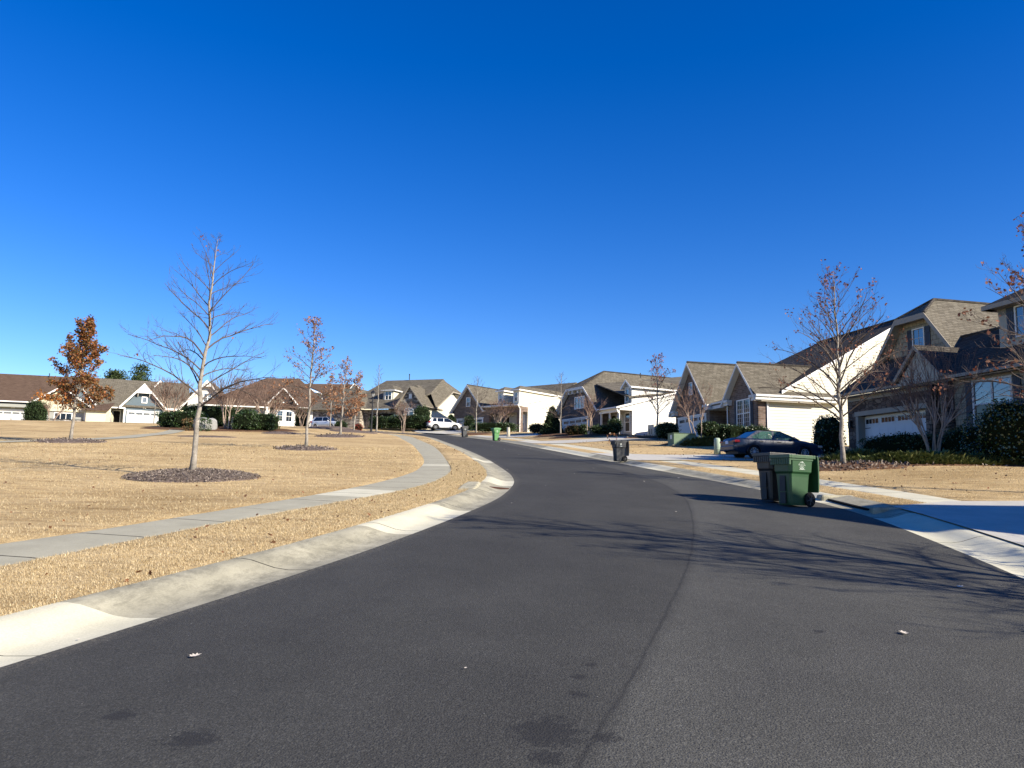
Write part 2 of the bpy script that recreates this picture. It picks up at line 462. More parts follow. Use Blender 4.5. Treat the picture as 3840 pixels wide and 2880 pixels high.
M['core'] = mat('shrub inside', (0.010, 0.014, 0.007), 1.0, spec=0.0)
M['juniper'] = m_leaf('juniper', [(0.075, 0.10, 0.030), (0.12, 0.135, 0.04), (0.05, 0.075, 0.025), (0.16, 0.16, 0.055)], 0.8, 0.1, 0.2)
M['conif'] = m_leaf('conifer', [(0.028, 0.050, 0.018), (0.045, 0.07, 0.025), (0.018, 0.035, 0.014)], 0.8, 0.05, 0.2)
M['pine'] = m_leaf('pine needles', [(0.040, 0.062, 0.022), (0.06, 0.085, 0.03), (0.028, 0.045, 0.018)], 0.8, 0.1, 0.2)
M['redbush'] = m_leaf('red bush', [(0.30, 0.03, 0.02), (0.20, 0.02, 0.015)], 0.7, 0.1)
M['spirea'] = m_leaf('brown shrub', [(0.16, 0.085, 0.04), (0.10, 0.06, 0.03), (0.10, 0.09, 0.035)], 0.9, 0.1)
M['white'] = mat('white trim paint', (0.80, 0.79, 0.75), 0.5, spec=0.4)
M['trim'] = m_noise('grey white trim', (0.60, 0.60, 0.57), (0.66, 0.66, 0.63), 2, 0.55)
M['tan_trim'] = m_noise('tan trim', (0.27, 0.24, 0.19), (0.31, 0.275, 0.22), 2, 0.6)
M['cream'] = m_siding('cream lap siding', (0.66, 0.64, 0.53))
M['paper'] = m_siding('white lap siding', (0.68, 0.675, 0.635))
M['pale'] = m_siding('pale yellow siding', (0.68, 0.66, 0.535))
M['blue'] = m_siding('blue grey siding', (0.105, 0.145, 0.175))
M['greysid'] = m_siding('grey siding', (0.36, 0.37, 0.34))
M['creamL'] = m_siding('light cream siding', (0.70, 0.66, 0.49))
M['shadewall'] = m_siding('shaded porch siding', (0.42, 0.42, 0.40))  # pale siding greyed in its colour to stand for shade on street-facing walls
M['shake'] = m_brick('shake shingles', (0.29, 0.275, 0.21), (0.34, 0.32, 0.25), (0.11, 0.10, 0.08), 0.27, 0.24, 0.012, 0.85, 0.5, 0.42)
M['brick'] = m_brick('dark brown brick', (0.12, 0.08, 0.062), (0.22, 0.16, 0.13), (0.19, 0.17, 0.15), 0.42, 0.13, 0.02)
M['brick2'] = m_brick('charcoal brick', (0.07, 0.06, 0.062), (0.15, 0.13, 0.128), (0.13, 0.12, 0.12), 0.42, 0.14, 0.02)
M['stone'] = m_stone('ledge stone', (0.12, 0.10, 0.08), (0.27, 0.235, 0.19), (0.42, 0.38, 0.32), 2.0, 5.0)
M['stoneH'] = m_stone('brown ledge stone', (0.07, 0.05, 0.04), (0.15, 0.11, 0.085), (0.22, 0.17, 0.13), 3.0, 5.0)
M['stoneL'] = m_stone('pale ledge stone', (0.20, 0.19, 0.17), (0.36, 0.34, 0.31), (0.55, 0.53, 0.50), 2.2, 5.0)
M['roof'] = m_shingle('weathered shingles', (0.115, 0.102, 0.078), (0.170, 0.153, 0.120))
M['roofd'] = m_shingle('shade darkened shingles', (0.05, 0.045, 0.038), (0.085, 0.075, 0.063))  # shingle colour darkened to stand for the unlit street-facing slopes
M['roofb'] = m_shingle('brown shingles', (0.098, 0.064, 0.046), (0.130, 0.088, 0.064))
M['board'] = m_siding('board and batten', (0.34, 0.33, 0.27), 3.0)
M['gdoor'] = mat('white garage door', (0.62, 0.63, 0.62), 0.45, spec=0.4)
M['shutter'] = mat('dark blue shutters', (0.012, 0.018, 0.032), 0.5)
M['blackp'] = mat('black metal', (0.012, 0.012, 0.013), 0.45)
M['glass'] = m_glass_window('window glass')
M['darkglass'] = m_glass_window('dark window', (0.008, 0.010, 0.012), 1.5)
M['screen'] = m_glass_window('insect screened glass', (0.030, 0.036, 0.036), 1.35)
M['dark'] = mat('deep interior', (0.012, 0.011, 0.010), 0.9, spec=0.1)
M['lampglass'] = mat('lantern glass', (0.6, 0.62, 0.62), 0.1, spec=0.6, Alpha=0.45)
M['blackcart'] = m_noise('black plastic', (0.013, 0.014, 0.016), (0.022, 0.023, 0.025), 4, 0.42, 0.1, 60, 0.5)
M['greycart'] = m_noise('charcoal plastic', (0.030, 0.033, 0.037), (0.045, 0.048, 0.052), 4, 0.45, 0.1, 60, 0.5)
M['greencart'] = m_noise('green plastic', (0.018, 0.060, 0.022), (0.026, 0.080, 0.030), 3, 0.42, 0.1, 60, 0.5)
M['limecart'] = m_noise('bright green plastic', (0.055, 0.18, 0.055), (0.07, 0.22, 0.07), 3, 0.45, 0.1, 60, 0.5)
M['tyre'] = mat('rubber', (0.012, 0.012, 0.012), 0.85, spec=0.2)
M['decal'] = mat('white print', (0.72, 0.78, 0.72), 0.6)
M['boxgreen'] = m_noise('utility green', (0.085, 0.14, 0.085), (0.12, 0.18, 0.11), 2, 0.55, 0.1, 30, 0.4)
M['pedgreen'] = m_noise('pale utility green', (0.28, 0.36, 0.28), (0.36, 0.43, 0.34), 2, 0.6)
M['beige'] = m_noise('beige cabinet', (0.52, 0.48, 0.38), (0.60, 0.56, 0.45), 2, 0.6)
M['navy'] = mat('navy car paint', (0.007, 0.016, 0.038), 0.35, metal=0.0, spec=0.4, Coat_Weight=0.3, Coat_Roughness=0.08)
M['whitecar'] = mat('white car paint', (0.78, 0.78, 0.76), 0.3, spec=0.5, Coat_Weight=0.6, Coat_Roughness=0.05)
M['silvercar'] = mat('pale silver car paint', (0.66, 0.69, 0.72), 0.3, metal=0.1, spec=0.5, Coat_Weight=0.6, Coat_Roughness=0.05)
M['carglass'] = mat('tinted car glass', (0.010, 0.014, 0.018), 0.03, spec=0.8)
M['clearglass'] = mat('green tinted clear glass', (0.10, 0.22, 0.18), 0.02, spec=0.5, Alpha=0.42)
M['trimblk'] = mat('black trim', (0.014, 0.014, 0.015), 0.6)
M['rim'] = mat('alloy rim', (0.50, 0.51, 0.52), 0.35, metal=0.7)
M['redlamp'] = mat('red tail lamp', (0.22, 0.012, 0.015), 0.15)
M['clearlamp'] = mat('headlamp', (0.35, 0.30, 0.24), 0.12)
M['plate'] = mat('licence plate', (0.62, 0.64, 0.70), 0.5)
M['seat'] = mat('seat cloth', (0.05, 0.055, 0.065), 0.9)
M['chrome'] = mat('bright metal', (0.6, 0.6, 0.6), 0.25, metal=0.9)
M['boulder'] = m_noise('grey boulder', (0.19, 0.19, 0.185), (0.36, 0.36, 0.345), 3, 0.9, 0.6, 8, 0.2)
M['stake'] = m_noise('pale wood', (0.50, 0.44, 0.35), (0.62, 0.56, 0.46), 5)
M['gutter'] = mat('white gutter', (0.78, 0.77, 0.72), 0.4, spec=0.4)

# ------------------------------------------------------------------ ground heights
XL = Tab([(-20, -13), (-10, -8.8), (-2, -5.65), (2, -4.2), (5, -3.15), (6.8, -2.55), (9.1, -1.85), (10.9, -1.38), (13.5, -0.78), (16.5, -0.22), (19.8, 0.08), (22, 0.1), (24.9, -0.08), (34, -1.1), (46.2, -2.9), (61.2, -5.4), (72, -7.3), (80, -9.6), (86, -13.2), (90, -18.5), (93, -28), (95, -45), (96, -60)])
XR = Tab([(-20, -4.5), (-10, -0.6), (-2, 2.2), (2, 3.7), (5, 4.75), (8.5, 5.65), (11.9, 6.3), (14.5, 6.68), (17.3, 6.75), (19.8, 6.5), (25, 5.75), (32.4, 4.5), (46.6, 2.3), (59.7, 0.1), (66, -1.2), (78, -4.5), (86, -7.2), (92, -10.3), (96.5, -15), (99.5, -23), (101.5, -34), (103, -48), (104, -62)])
def rise_right(y):
    return interp([(0, 0.1), (16, 0.15), (24, 0.36), (30, 0.34), (35, 0.06), (42, 0.08), (48, 0.45), (60, 0.45), (68, 0.62), (80, 0.5), (92, 0.35), (105, 0.3)], y)
def H0(x, y):          # carriageway level
    yy = min(y, 118)
    z = 0.081 * yy
    if y > 118: z += 0.0
    return z
def H(x, y):           # ground level off the carriageway
    z = H0(x, y) + 0.10
    xl, xr = XL(y), XR(y)
    if x < xl and y < 96:
        d = xl - x
        z += (0.58 * sm(60, 81, y) * (1 - sm(83, 91, y))) * sm(2.5, 9, d)
        z += 0.05 * mnoise.noise(Vector((x * 0.12, y * 0.12, 0))) * sm(2.5, 6, d)
    elif x > xr:
        d = x - xr
        z += rise_right(y) * sm(1.5, 11, d)
    if y > 104: z -= 0.25 * sm(104, 116, y)
    return z

# station rows
rows = []
y = -12.0
while y < 103.6:
    rows.append(y)
    y += 0.25 if y < 30 else 0.5
def offset_tab(fn, d):
    """lateral offset of an edge curve by normal distance d (positive = +x side) as a table x(y)"""
    pts = []
    y = -14.0
    while y < 104.5:
        s = (fn(y + 0.3) - fn(y - 0.3)) / 0.6
        k = math.sqrt(1 + s * s)
        pts.append((y - d * s / k, fn(y) + d / k))
        y += 0.5
    good = [pts[0]]
    for p in pts[1:]:
        if p[0] > good[-1][0] + 0.02: good.append(p)
    class T:
        def __call__(s, y):
            return interp_fast(good, y)
    return T()
def interp_fast(t, y):
    lo, hi = 0, len(t) - 1
    if y <= t[0][0]: return t[0][1] + (y - t[0][0]) * (t[1][1] - t[0][1]) / (t[1][0] - t[0][0])
    if y >= t[-1][0]: return t[-1][1]
    while hi - lo > 1:
        md = (lo + hi) // 2
        if t[md][0] <= y: lo = md
        else: hi = md
    a, b = t[lo], t[hi]
    return a[1] + (b[1] - a[1]) * (y - a[0]) / (b[0] - a[0])
KW = 0.78                                    # kerb and gutter width
KL = offset_tab(XL, -KW)                     # back of the left kerb
KR = offset_tab(XR, KW)
SLI = Tab([(-20, -15.8), (-10, -11.6), (-2, -8.25), (4, -6.2), (7.7, -4.85), (9, -4.55), (10.6, -4.1), (12.9, -3.4), (16.2, -2.35), (18, -1.98), (19.7, -1.8), (22, -1.72), (24.7, -1.85), (31.3, -2.6), (40, -3.7), (47.7, -4.85), (61.2, -7.3), (72, -9.4), (80, -12), (86, -16), (89, -20), (92, -30), (94, -46), (95, -61.5)])
SLO = Tab([(-20, -17.3), (-10, -13.1), (-2, -9.75), (4, -7.6), (7.7, -6.25), (8.9, -5.85), (10.1, -5.4), (12.1, -4.8), (15.4, -3.9), (18, -3.35), (19, -3.2), (21, -2.98), (23.9, -2.9), (29.2, -3.3), (40, -4.9), (47.7, -6.15), (61.2, -8.7), (72, -10.9), (80, -13.7), (86, -18.2), (88.5, -22), (91, -31), (93, -46), (94, -63)])
SRI = offset_tab(XR, 1.95)
SRO = offset_tab(XR, 3.2)

def strip(name, rows, cols_fn, mats, mi_fn=None, label=None, uvfn=None, kind='structure', smooth=True):
    """cols_fn(y)->list of points (x,y,z) across"""
    vs = []; fs = []; mi = []; uv = []
    n = None
    for y in rows:
        c = cols_fn(y)
        n = len(c)
        vs += c
        if uvfn: uv += uvfn(y, c)
    for i in range(len(rows) - 1):
        for j in range(n - 1):
            fs.append((i * n + j, i * n + j + 1, (i + 1) * n + j + 1, (i + 1) * n + j))
            mi.append(mi_fn(rows[i], j) if mi_fn else 0)
    me = bpy.data.meshes.new(name)
    me.from_pydata(vs, [], fs)
    for q in mats: me.materials.append(q)
    me.polygons.foreach_set('material_index', mi)
    if smooth: me.polygons.foreach_set('use_smooth', [True] * len(fs))
    if uvfn:
        l = me.uv_layers.new(name='UVMap')
        li = [0] * len(me.loops); me.loops.foreach_get('vertex_index', li)
        flat = []
        for k in li: flat += [uv[k][0], uv[k][1]]
        l.data.foreach_set('uv', flat)
    me.update()
    o = bpy.data.objects.new(name, me); COL.objects.link(o)
    o['kind'] = kind
    return o
def lerp(a, b, t): return a + (b - a) * t
# road
def road_cols(y):
    a, b = XL(y), XR(y)
    out = []
    for k in range(13):
        t = k / 12
        x = lerp(a, b, t)
        out.append((x, y, H0(x, y) + 0.05 * (1 - (2 * t - 1) ** 2)))
    return out
strip('road', rows, road_cols, [M['asphalt']], uvfn=lambda y, c: [(p[0] - c[0][0], y) for p in c])
# rolled kerbs (three materials: stained, new, joint)
prof = [(0.0, 0.0), (0.05, -0.004), (0.22, -0.008), (0.36, 0.012), (0.48, 0.05), (0.60, 0.088), (0.70, 0.102), (0.78, 0.10)]
krows = []
y = -12.0
jn = 0
while y < 103.6:
    krows.append(y); y += 0.25 if y < 40 else 0.5
def kerb(side):
    fn = XL if side < 0 else XR
    bk = KL if side < 0 else KR
    rr = []; tags = []
    nxt = -10.0
    for q in krows:
        while nxt < q:
            rr += [nxt - 0.011, nxt + 0.011]; tags += [2, 0]
            nxt += 3.05
        rr.append(q); tags.append(0)
    order = sorted(range(len(rr)), key=lambda i: rr[i])
    rs = [rr[i] for i in order]; tg = [tags[i] for i in order]
    jt = {rs[i]: tg[i] for i in range(len(rs))}
    def cols(y):
        a, b = fn(y), bk(y)
        out = []
        dz = 0
        lo = 1.0
        if False: lo = 1 - 0.75 * sm(7.5, 9.5, y) * (1 - sm(15.8, 17.0, y))
        if False: lo = 1 - 0.75 * sm(33, 34.5, y) * (1 - sm(39.5, 41, y))
        for (t, z) in prof:
            if jt.get(y, 0) == 2 and False: z -= 0.01
            out.append((lerp(a, b, t / KW), y, H0(a, y) + (z if z < 0.02 else z * (lo if t < 0.7 else 1)) - (0.0)))
        if side < 0 and False: pass
        return out
    def mi(y, j):
        if jt.get(y, 0) == 2: return 2
        if side < 0:
            if y < 6.08 or 10.9 < y < 13.9 or 19.3 < y < 21.2 or 30 < y < 32: return 1
            return 0
        if 16.9 < y < 19.6 or 27.5 < y < 31 or 8.4 < y < 14.2 or 38 < y < 50: return 1
        return 0
    o = strip('kerb_left' if side < 0 else 'kerb_right', rs, cols, [M['kerb'], M['newcon'], M['joint']], mi)
kerb(-1); kerb(1)
# sidewalks with open joints
def walk(name, fa, fb, y0, y1, pitch, new):
    rr = []; tg = []
    y = y0
    nj = y0
    while y < y1:
        rr.append(y); tg.append(0); y += 0.3 if y < 40 else 0.75
    y = y0
    while y < y1:
        rr += [y - 0.016, y + 0.016]; tg += [1, 0]; y += pitch
    order = sorted(range(len(rr)), key=lambda i: rr[i]); rs = [rr[i] for i in order]
    jt = {rr[i]: tg[i] for i in range(len(rr))}
    def cols(y):
        a, b = fa(y), fb(y)
        s = (fb(y + 0.3) - fb(y - 0.3)) / 0.6
        out = []
        for k in range(7):
            x = lerp(a, b, k / 6)
            yy = y + (x - (a + b) / 2) * (-s) * 0.8
            out.append((x + s * (yy - y), yy, H(x, yy) - 0.012 if 0 < k < 6 else H(x, yy) - 0.02))
        return out
    def mi(y, j):
        if jt[y] == 1: return 1
        for (p, q) in new:
            if p <= y < q: return 2
        return 0
    return strip(name, rs, cols, [M['walk'], M['joint'], M['newcon']], mi)
walk('sidewalk_left', SLO, SLI, -10, 88, 1.52, [(15.0, 16.5), (26.0, 26.8)])
walk('sidewalk_right', SRI, SRO, -10, 92, 1.52, [(16, 92)])
# ground: every strip between and beyond them, one sheet out to the horizon
def ground_sheet():
    vs = []; fs = []
    ys = [-60, -40, -28, -20, -16] + rows + [104, 107, 110, 113, 116, 120, 126, 134, 145, 160, 190, 240, 340, 600, 1200]
    outl = [0.0, 0.35, 0.7, 1.1, 1.6, 2.2, 3, 4, 5.2, 6.6, 8, 10, 12, 14.5, 17, 20, 24, 28, 33, 39, 46, 54, 64, 76, 90, 110, 150, 250, 500, 1200]
    outr = [0.0, 0.3, 0.7, 1.2, 1.8, 2.5, 3.4, 4.5, 6, 7.5, 9, 11, 13, 15.5, 18, 21, 25, 30, 36, 44, 54, 66, 82, 110, 160, 300, 600, 1200]
    n = None
    for y in ys:
        row = []
        yy = max(-12, min(y, 103))
        a, b = SLO(yy), SLI(yy); k = KL(yy); r = KR(yy); s, t = SRI(yy), SRO(yy)
        for d in reversed(outl): row.append(a - d)
        row += [lerp(a, b, 0.35), lerp(a, b, 0.65), b]
        for q in (0.2, 0.4, 0.6, 0.8, 1.0): row.append(lerp(b, k, q))
        mid = len(row)
        row += [lerp(k, r, 0.12), lerp(k, r, 0.5), lerp(k, r, 0.88)]
        for q in (0.0, 0.25, 0.5, 0.75, 1.0): row.append(lerp(r, s, q))
        row += [lerp(s, t, 0.35), lerp(s, t, 0.65)]
        for d in outr: row.append(t + d)
        n = len(row)
        for j, x in enumerate(row):
            far = max(0.0, abs(x) - 150)
            z = H(x, y) - 0.02 * far if y <= 96 or True else 0
            if y > 130: z -= (y - 130) * 0.03
            L0, R0 = len(outl) + 3, mid + 3
            if -12 <= y <= 103.6:
                if len(outl) <= j <= len(outl) + 1: z -= 0.15           # under the walk
                if mid <= j < mid + 3: z = H0(x, y) - 0.35              # under the road
                if mid + 8 <= j < mid + 10: z -= 0.15
            row[j] = (x, y, z)
        vs += row
    for i in range(len(ys) - 1):
        for j in range(n - 1):
            fs.append((i * n + j, i * n + j + 1, (i + 1) * n + j + 1, (i + 1) * n + j))
    me = bpy.data.meshes.new('ground'); me.from_pydata(vs, [], fs); me.materials.append(M['lawn'])
    me.polygons.foreach_set('use_smooth', [True] * len(fs)); me.update()
    o = bpy.data.objects.new('ground', me); COL.objects.link(o); o['kind'] = 'structure'
ground_sheet()
def drape(name, pts, lift, material, step=0.5, kind='structure', zf=None):
    """flat polygon laid over the ground, cut into a grid so that it follows it"""
    import bmesh
    bm = bmesh.new()
    vv = [bm.verts.new((p[0], p[1], 0)) for p in pts]
    bm.faces.new(vv)
    xs = [p[0] for p in pts]; yy = [p[1] for p in pts]
    for ax, lo, hi in ((0, min(xs), max(xs)), (1, min(yy), max(yy))):
        q = lo + step
        while q < hi:
            co = [0, 0, 0]; co[ax] = q; no = [0, 0, 0]; no[ax] = 1
            bmesh.ops.bisect_plane(bm, geom=bm.verts[:] + bm.edges[:] + bm.faces[:], plane_co=co, plane_no=no)
            q += step
    for v in bm.verts: v.co.z = (zf or H)(v.co.x, v.co.y) + lift
    bmesh.ops.recalc_face_normals(bm, faces=bm.faces)
    me = bpy.data.meshes.new(name); bm.to_mesh(me); bm.free()
    if me.polygons and me.polygons[0].normal.z < 0: me.flip_normals()
    me.materials.append(material)
    o = bpy.data.objects.new(name, me); COL.objects.link(o); o['kind'] = kind
    return o
# driveways
drape('driveway', [(KR(8.6), 8.6), (KR(10), 10), (KR(12), 12), (KR(14), 14), (KR(15.3), 15.3), (9.4, 16.6), (20, 17.3), (20, 6), (10, 7.4)], 0.022, M['drive'])
drape('driveway', [(KR(32.6), 32.6), (KR(36), 36), (KR(40.2), 40.2), (7.5, 39.2), (11, 39.9), (19.0, 42.0), (20.0, 36.8), (12, 34.7), (7.8, 33.9)], 0.022, M['drive'])
drape('driveway', [(KR(56), 56), (KR(60), 60), (KR(63), 63), (6, 62.4), (11, 63.8), (15.5, 65), (16.5, 60.3), (7, 57.8)], 0.022, M['drive'])
drape('driveway', [(KR(73), 73), (KR(76), 76), (KR(80), 80), (0.6, 79.6), (5.3, 82), (8, 77.6), (1.4, 74.6)], 0.022, M['drive'])
drape('driveway', [(KR(84), 84), (KR(89), 89), (-6, 92.5), (-4.4, 100.5), (-7.8, 103.5), (-12.4, 98), (-11, 94)][::1], 0.03, M['drive'])
drape('path', [(-24.9, 39.6), (-25.2, 49), (-27.2, 57.4), (-30.6, 69.5), (-33.5, 76), (-32.2, 76.4), (-29.2, 69.9), (-25.9, 57.8), (-23.8, 49), (-23.4, 39.6)][::-1], 0.03, M['walk'])
drape('path', [(-24.9, 39.6), (-23.4, 39.6), (-24.6, 34), (-40, 24), (-41, 25.4), (-26.0, 35)], 0.03, M['walk'])

# ------------------------------------------------------------------ building parts
class Plane:
    """a wall plane in a house's own frame: u along the wall, v up, w outwards"""
    def __init__(s, kind, c):
        s.k = kind; s.c = c
    def P(s, u, v, w=0.0):
        if s.k == '-x': return (s.c - w, u, v)
        if s.k == '+x': return (s.c + w, u, v)
        if s.k == '-y': return (u, s.c - w, v)
        return (u, s.c + w, v)
    def box(s, mb, u0, u1, v0, v1, w0, w1):
        a = s.P(u0, v0, w0); b = s.P(u1, v1, w1)
        mb.box(min(a[0], b[0]), max(a[0], b[0]), min(a[1], b[1]), max(a[1], b[1]), min(a[2], b[2]), max(a[2], b[2]))
def window(par, pl, u0, u1, v0, v1, cols=1, rows=2, munt=(0, 0), frame='white', glass='glass', fw=0.07, shut=None, arch=False, mull=0.08):
    mb = MB()
    if u1 < u0: u0, u1 = u1, u0
    pl.box(mb, u0 - fw, u0, v0 - fw, v1 + fw, -0.02, 0.07); pl.box(mb, u1, u1 + fw, v0 - fw, v1 + fw, -0.02, 0.07)
    pl.box(mb, u0, u1, v1, v1 + fw, -0.02, 0.068); pl.box(mb, u0, u1, v0 - fw, v0, -0.02, 0.09)
    for i in range(1, cols):
        u = lerp(u0, u1, i / cols); pl.box(mb, u - mull / 2, u + mull / 2, v0, v1, -0.02, 0.06)
    for i in range(1, rows):
        v = lerp(v0, v1, i / rows); pl.box(mb, u0, u1, v - 0.03, v + 0.03, -0.02, 0.05)
    if munt[0]:
        for c in range(cols):
            a, b = lerp(u0, u1, c / cols), lerp(u0, u1, (c + 1) / cols)
            for i in range(1, munt[0]):
                u = lerp(a, b, i / munt[0]); pl.box(mb, u - 0.007, u + 0.007, v0, v1, 0, 0.04)
    if munt[1]:
        for i in range(1, munt[1] * rows):
            if i % munt[1]:
                v = lerp(v0, v1, i / (munt[1] * rows)); pl.box(mb, u0, u1, v - 0.007, v + 0.007, 0, 0.038)
    if arch:
        cx, r = (u0 + u1) / 2, (u1 - u0) / 2
        k = 14
        for i in range(k):
            a, b = PI * i / k, PI * (i + 1) / k
            q = []
            for (t, rr) in ((a, r), (b, r), (b, r + fw), (a, r + fw)):
                q.append((cx + rr * math.cos(t), v1 + fw + rr * 0.55 * math.sin(t)))
            mb.add([pl.P(x, z, 0.07) for x, z in q] + [pl.P(x, z, -0.02) for x, z in q], [(0, 1, 2, 3), (7, 6, 5, 4), (0, 1, 5, 4), (1, 2, 6, 5), (2, 3, 7, 6), (3, 0, 4, 7)])
        pl.box(mb, cx - 0.02, cx + 0.02, v1, v1 + fw + 0.5 * r, 0, 0.045)
    w = mb.build('window', M[frame], par)
    g = MB()
    vm = (v0 + v1) / 2
    if rows == 2 and glass == 'glass':
        lw = MB(); pl.box(lw, u0, u1, v0, vm, -0.01, 0.012); lw.build('lower_pane', M['screen'], w)
        pl.box(g, u0, u1, vm, v1, -0.01, 0.02)
    else: pl.box(g, u0, u1, v0, v1, -0.01, 0.02)
    if arch:
        cx, r = (u0 + u1) / 2, (u1 - u0) / 2
        g.face([pl.P(cx + r * math.cos(PI * i / 12), v1 + fw + r * 0.55 * math.sin(PI * i / 12), 0.02) for i in range(13)])
    g.build('pane', M[glass], w)
    if shut:
        for (a, b) in ((u0 - fw - shut, u0 - fw - 0.02), (u1 + fw + 0.02, u1 + fw + shut)):
            s = MB(); pl.box(s, a, b, v0 - fw, v1 + fw, 0, 0.04)
            for i in range(1, 4):
                u = lerp(a, b, i / 4); pl.box(s, u - 0.008, u + 0.008, v0, v1, 0.04, 0.05)
            for q in (0.16, 0.84):
                v = lerp(v0, v1, q); pl.box(s, a + 0.01, b - 0.01, v - 0.04, v + 0.04, 0.05, 0.065)
            s.build('shutter', M['shutter'], par)
    return w
def garage(par, pl, u0, u1, v1, v0=0.0, trim='white', head=0.24, glass='darkglass', arched=False):
    if u1 < u0: u0, u1 = u1, u0
    t = MB()
    pl.box(t, u0 - 0.14, u0, v0, v1, -0.02, 0.06); pl.box(t, u1, u1 + 0.14, v0, v1, -0.02, 0.06)
    pl.box(t, u0 - 0.2, u1 + 0.2, v1, v1 + head, -0.02, 0.08)
    t.build('door_surround', M[trim], par)
    d = MB()
    ph = (v1 - v0) / 4
    for i in range(4):
        pl.box(d, u0, u1, v0 + i * ph + 0.012, v0 + (i + 1) * ph, -0.02, 0.02)
    pl.box(d, u0, u1, v0, v1, -0.04, 0.005)
    n = 4
    pw = (u1 - u0) / n
    for i in range(n):
        for r in range(3):
            a, b = u0 + i * pw + 0.1, u0 + (i + 1) * pw - 0.1
            for (q0, q1) in ((a, (a + b) / 2 - 0.04), ((a + b) / 2 + 0.04, b)):
                pl.box(d, q0, q1, v0 + r * ph + 0.09, v0 + (r + 1) * ph - 0.07, 0.02, 0.032)
        a, b = u0 + i * pw + 0.12, u0 + (i + 1) * pw - 0.12
        for (q0, q1, r0, r1) in ((a - .05, b + .05, v0 + 3 * ph + .09, v0 + 3 * ph + .14), (a - .05, b + .05, v1 - .15, v1 - .10), (a - .05, a, v0 + 3 * ph + .14, v1 - .15), (b, b + .05, v0 + 3 * ph + .14, v1 - .15)):
            pl.box(d, q0, q1, r0, r1, 0.02, 0.045)
        for k in range(1, 4 if not arched else 6):
            q = lerp(a, b, k / (4 if not arched else 6)); pl.box(d, q - 0.012, q + 0.012, v0 + 3 * ph + .14, v1 - .15, 0.02, 0.042)
    dd = d.build('garage_door', M['gdoor'], par)
    for i in range(n):
        g = MB(); a, b = u0 + i * pw + 0.12, u0 + (i + 1) * pw - 0.12
        pl.box(g, a, b, v0 + 3 * ph + .14, v1 - .15, 0.0, 0.03)
        g.build('pane', M[glass], dd)
    for u in (u0 + 0.06, u1 - 0.46):
        for v in (v0 + 0.35, v0 + 3 * ph - 0.1):
            h = MB(); pl.box(h, u, u + 0.4, v, v + 0.035, 0.02, 0.05); h.build('strap_hinge', M['blackp'], dd)
    c = (u0 + u1) / 2
    for q in (-0.12, 0.09):
        h = MB(); pl.box(h, c + q, c + q + 0.03, v0 + 0.75, v0 + 1.05, 0.02, 0.08); h.build('door_pull', M['blackp'], dd)
    return dd
def wall_light(par, pl, u, v, m='blackp', s=1.0):
    mb = MB(); pl.box(mb, u - .09 * s, u + .09 * s, v - .17 * s, v + .15 * s, .06, .2 * s); pl.box(mb, u - .04 * s, u + .04 * s, v + .15 * s, v + .25 * s, .0, .16 * s)
    pl.box(mb, u - .12 * s, u + .12 * s, v + .12 * s, v + .16 * s, .04, .24 * s)
    mb.build('wall_light', M[m], par)
def flood(par, pl, u, v):
    mb = MB(); pl.box(mb, u - .07, u + .07, v - .07, v + .07, 0, .05)
    for s in (-1, 1):
        a = pl.P(u + s * .03, v, .05); b = pl.P(u + s * .18, v - .06, .22); mb.tube([a, b], [.03, .09], 8)
    mb.build('flood_light', M['white'], par)
def lines(par, name, m, segs, r=0.05, n=6):
    for q in segs: MB().tube(q, r, n).build(name, M[m], par)
def gable(par, ax, c, half, ze, pitch, a0, a1, over=0.35, wallm=None, roofm='roof', base=None, trimm='trim', t=0.16, ends=(1, 1), name='roof', oe=0.3, trimw=0.22, zb=-1.2, skirt=0.0):
    """ridge along ax from a0 to a1, centred on c in the other axis. wall prism and two roof slopes"""
    zr = ze + half * pitch
    if wallm:
        poly = [(c - half, zb), (c + half, zb), (c + half, ze), (c, zr - 0.02), (c - half, ze)]
        MB().prism(poly, ax, a0, a1).build('wall', M[wallm], par)
    b0 = a0 - (oe if ends[0] else 0); b1 = a1 + (oe if ends[1] else 0)
    mb = MB()
    e = half + over
    up = t
    for s in (-1, 1):
        q = [(c, zr + up), (c + s * e, ze - over * pitch + up), (c + s * e, ze - over * pitch), (c, zr)]
        mb.prism(q, ax, b0, b1)
    r = mb.build(name, M[roofm], par)
    f = MB()
    for k, a in ((0, b0), (1, b1)):
        if not ends[k]: continue
        for s in (-1, 1):
            q = [(c, zr + up - 0.03), (c + s * (e + 0.02), ze - over * pitch + up - 0.03), (c + s * (e + 0.02), ze - over * pitch + up - 0.03 - trimw), (c, zr + up - 0.03 - trimw)]
            f.prism(q, ax, a - 0.03, a) if k == 0 else f.prism(q, ax, a, a + 0.03)
            # soffit
            q2 = [(c, zr - 0.03), (c + s * e, ze - over * pitch - 0.03), (c + s * e, ze - over * pitch - 0.06), (c, zr - 0.06)]
            lo, hi = (a, a0 - 0.002) if k == 0 else (a1 + 0.002, a)
            if hi - lo > 0.02: f.prism(q2, ax, lo, hi)
    for s in (-1, 1):
        o0 = c + s * (e + 0.002); o1 = c + s * (e + 0.10)
        z1 = ze - over * pitch + up - 0.02
        poly = [(min(o0, o1), z1 - 0.14), (max(o0, o1), z1 - 0.14), (max(o0, o1), z1), (min(o0, o1), z1)]
        f.prism(poly, ax, b0, b1)
        i0 = c + s * (half - .02)
        zf = ze - over * pitch - 0.005
        poly = [(min(i0, o0), zf - 0.03), (max(i0, o0), zf - 0.03), (max(i0, o0), zf), (min(i0, o0), zf)]
        if over > 0.05: f.prism(poly, ax, b0 + 0.04, b1 - 0.04)
    f.build('eaves_trim', M[trimm], par)
    return zr
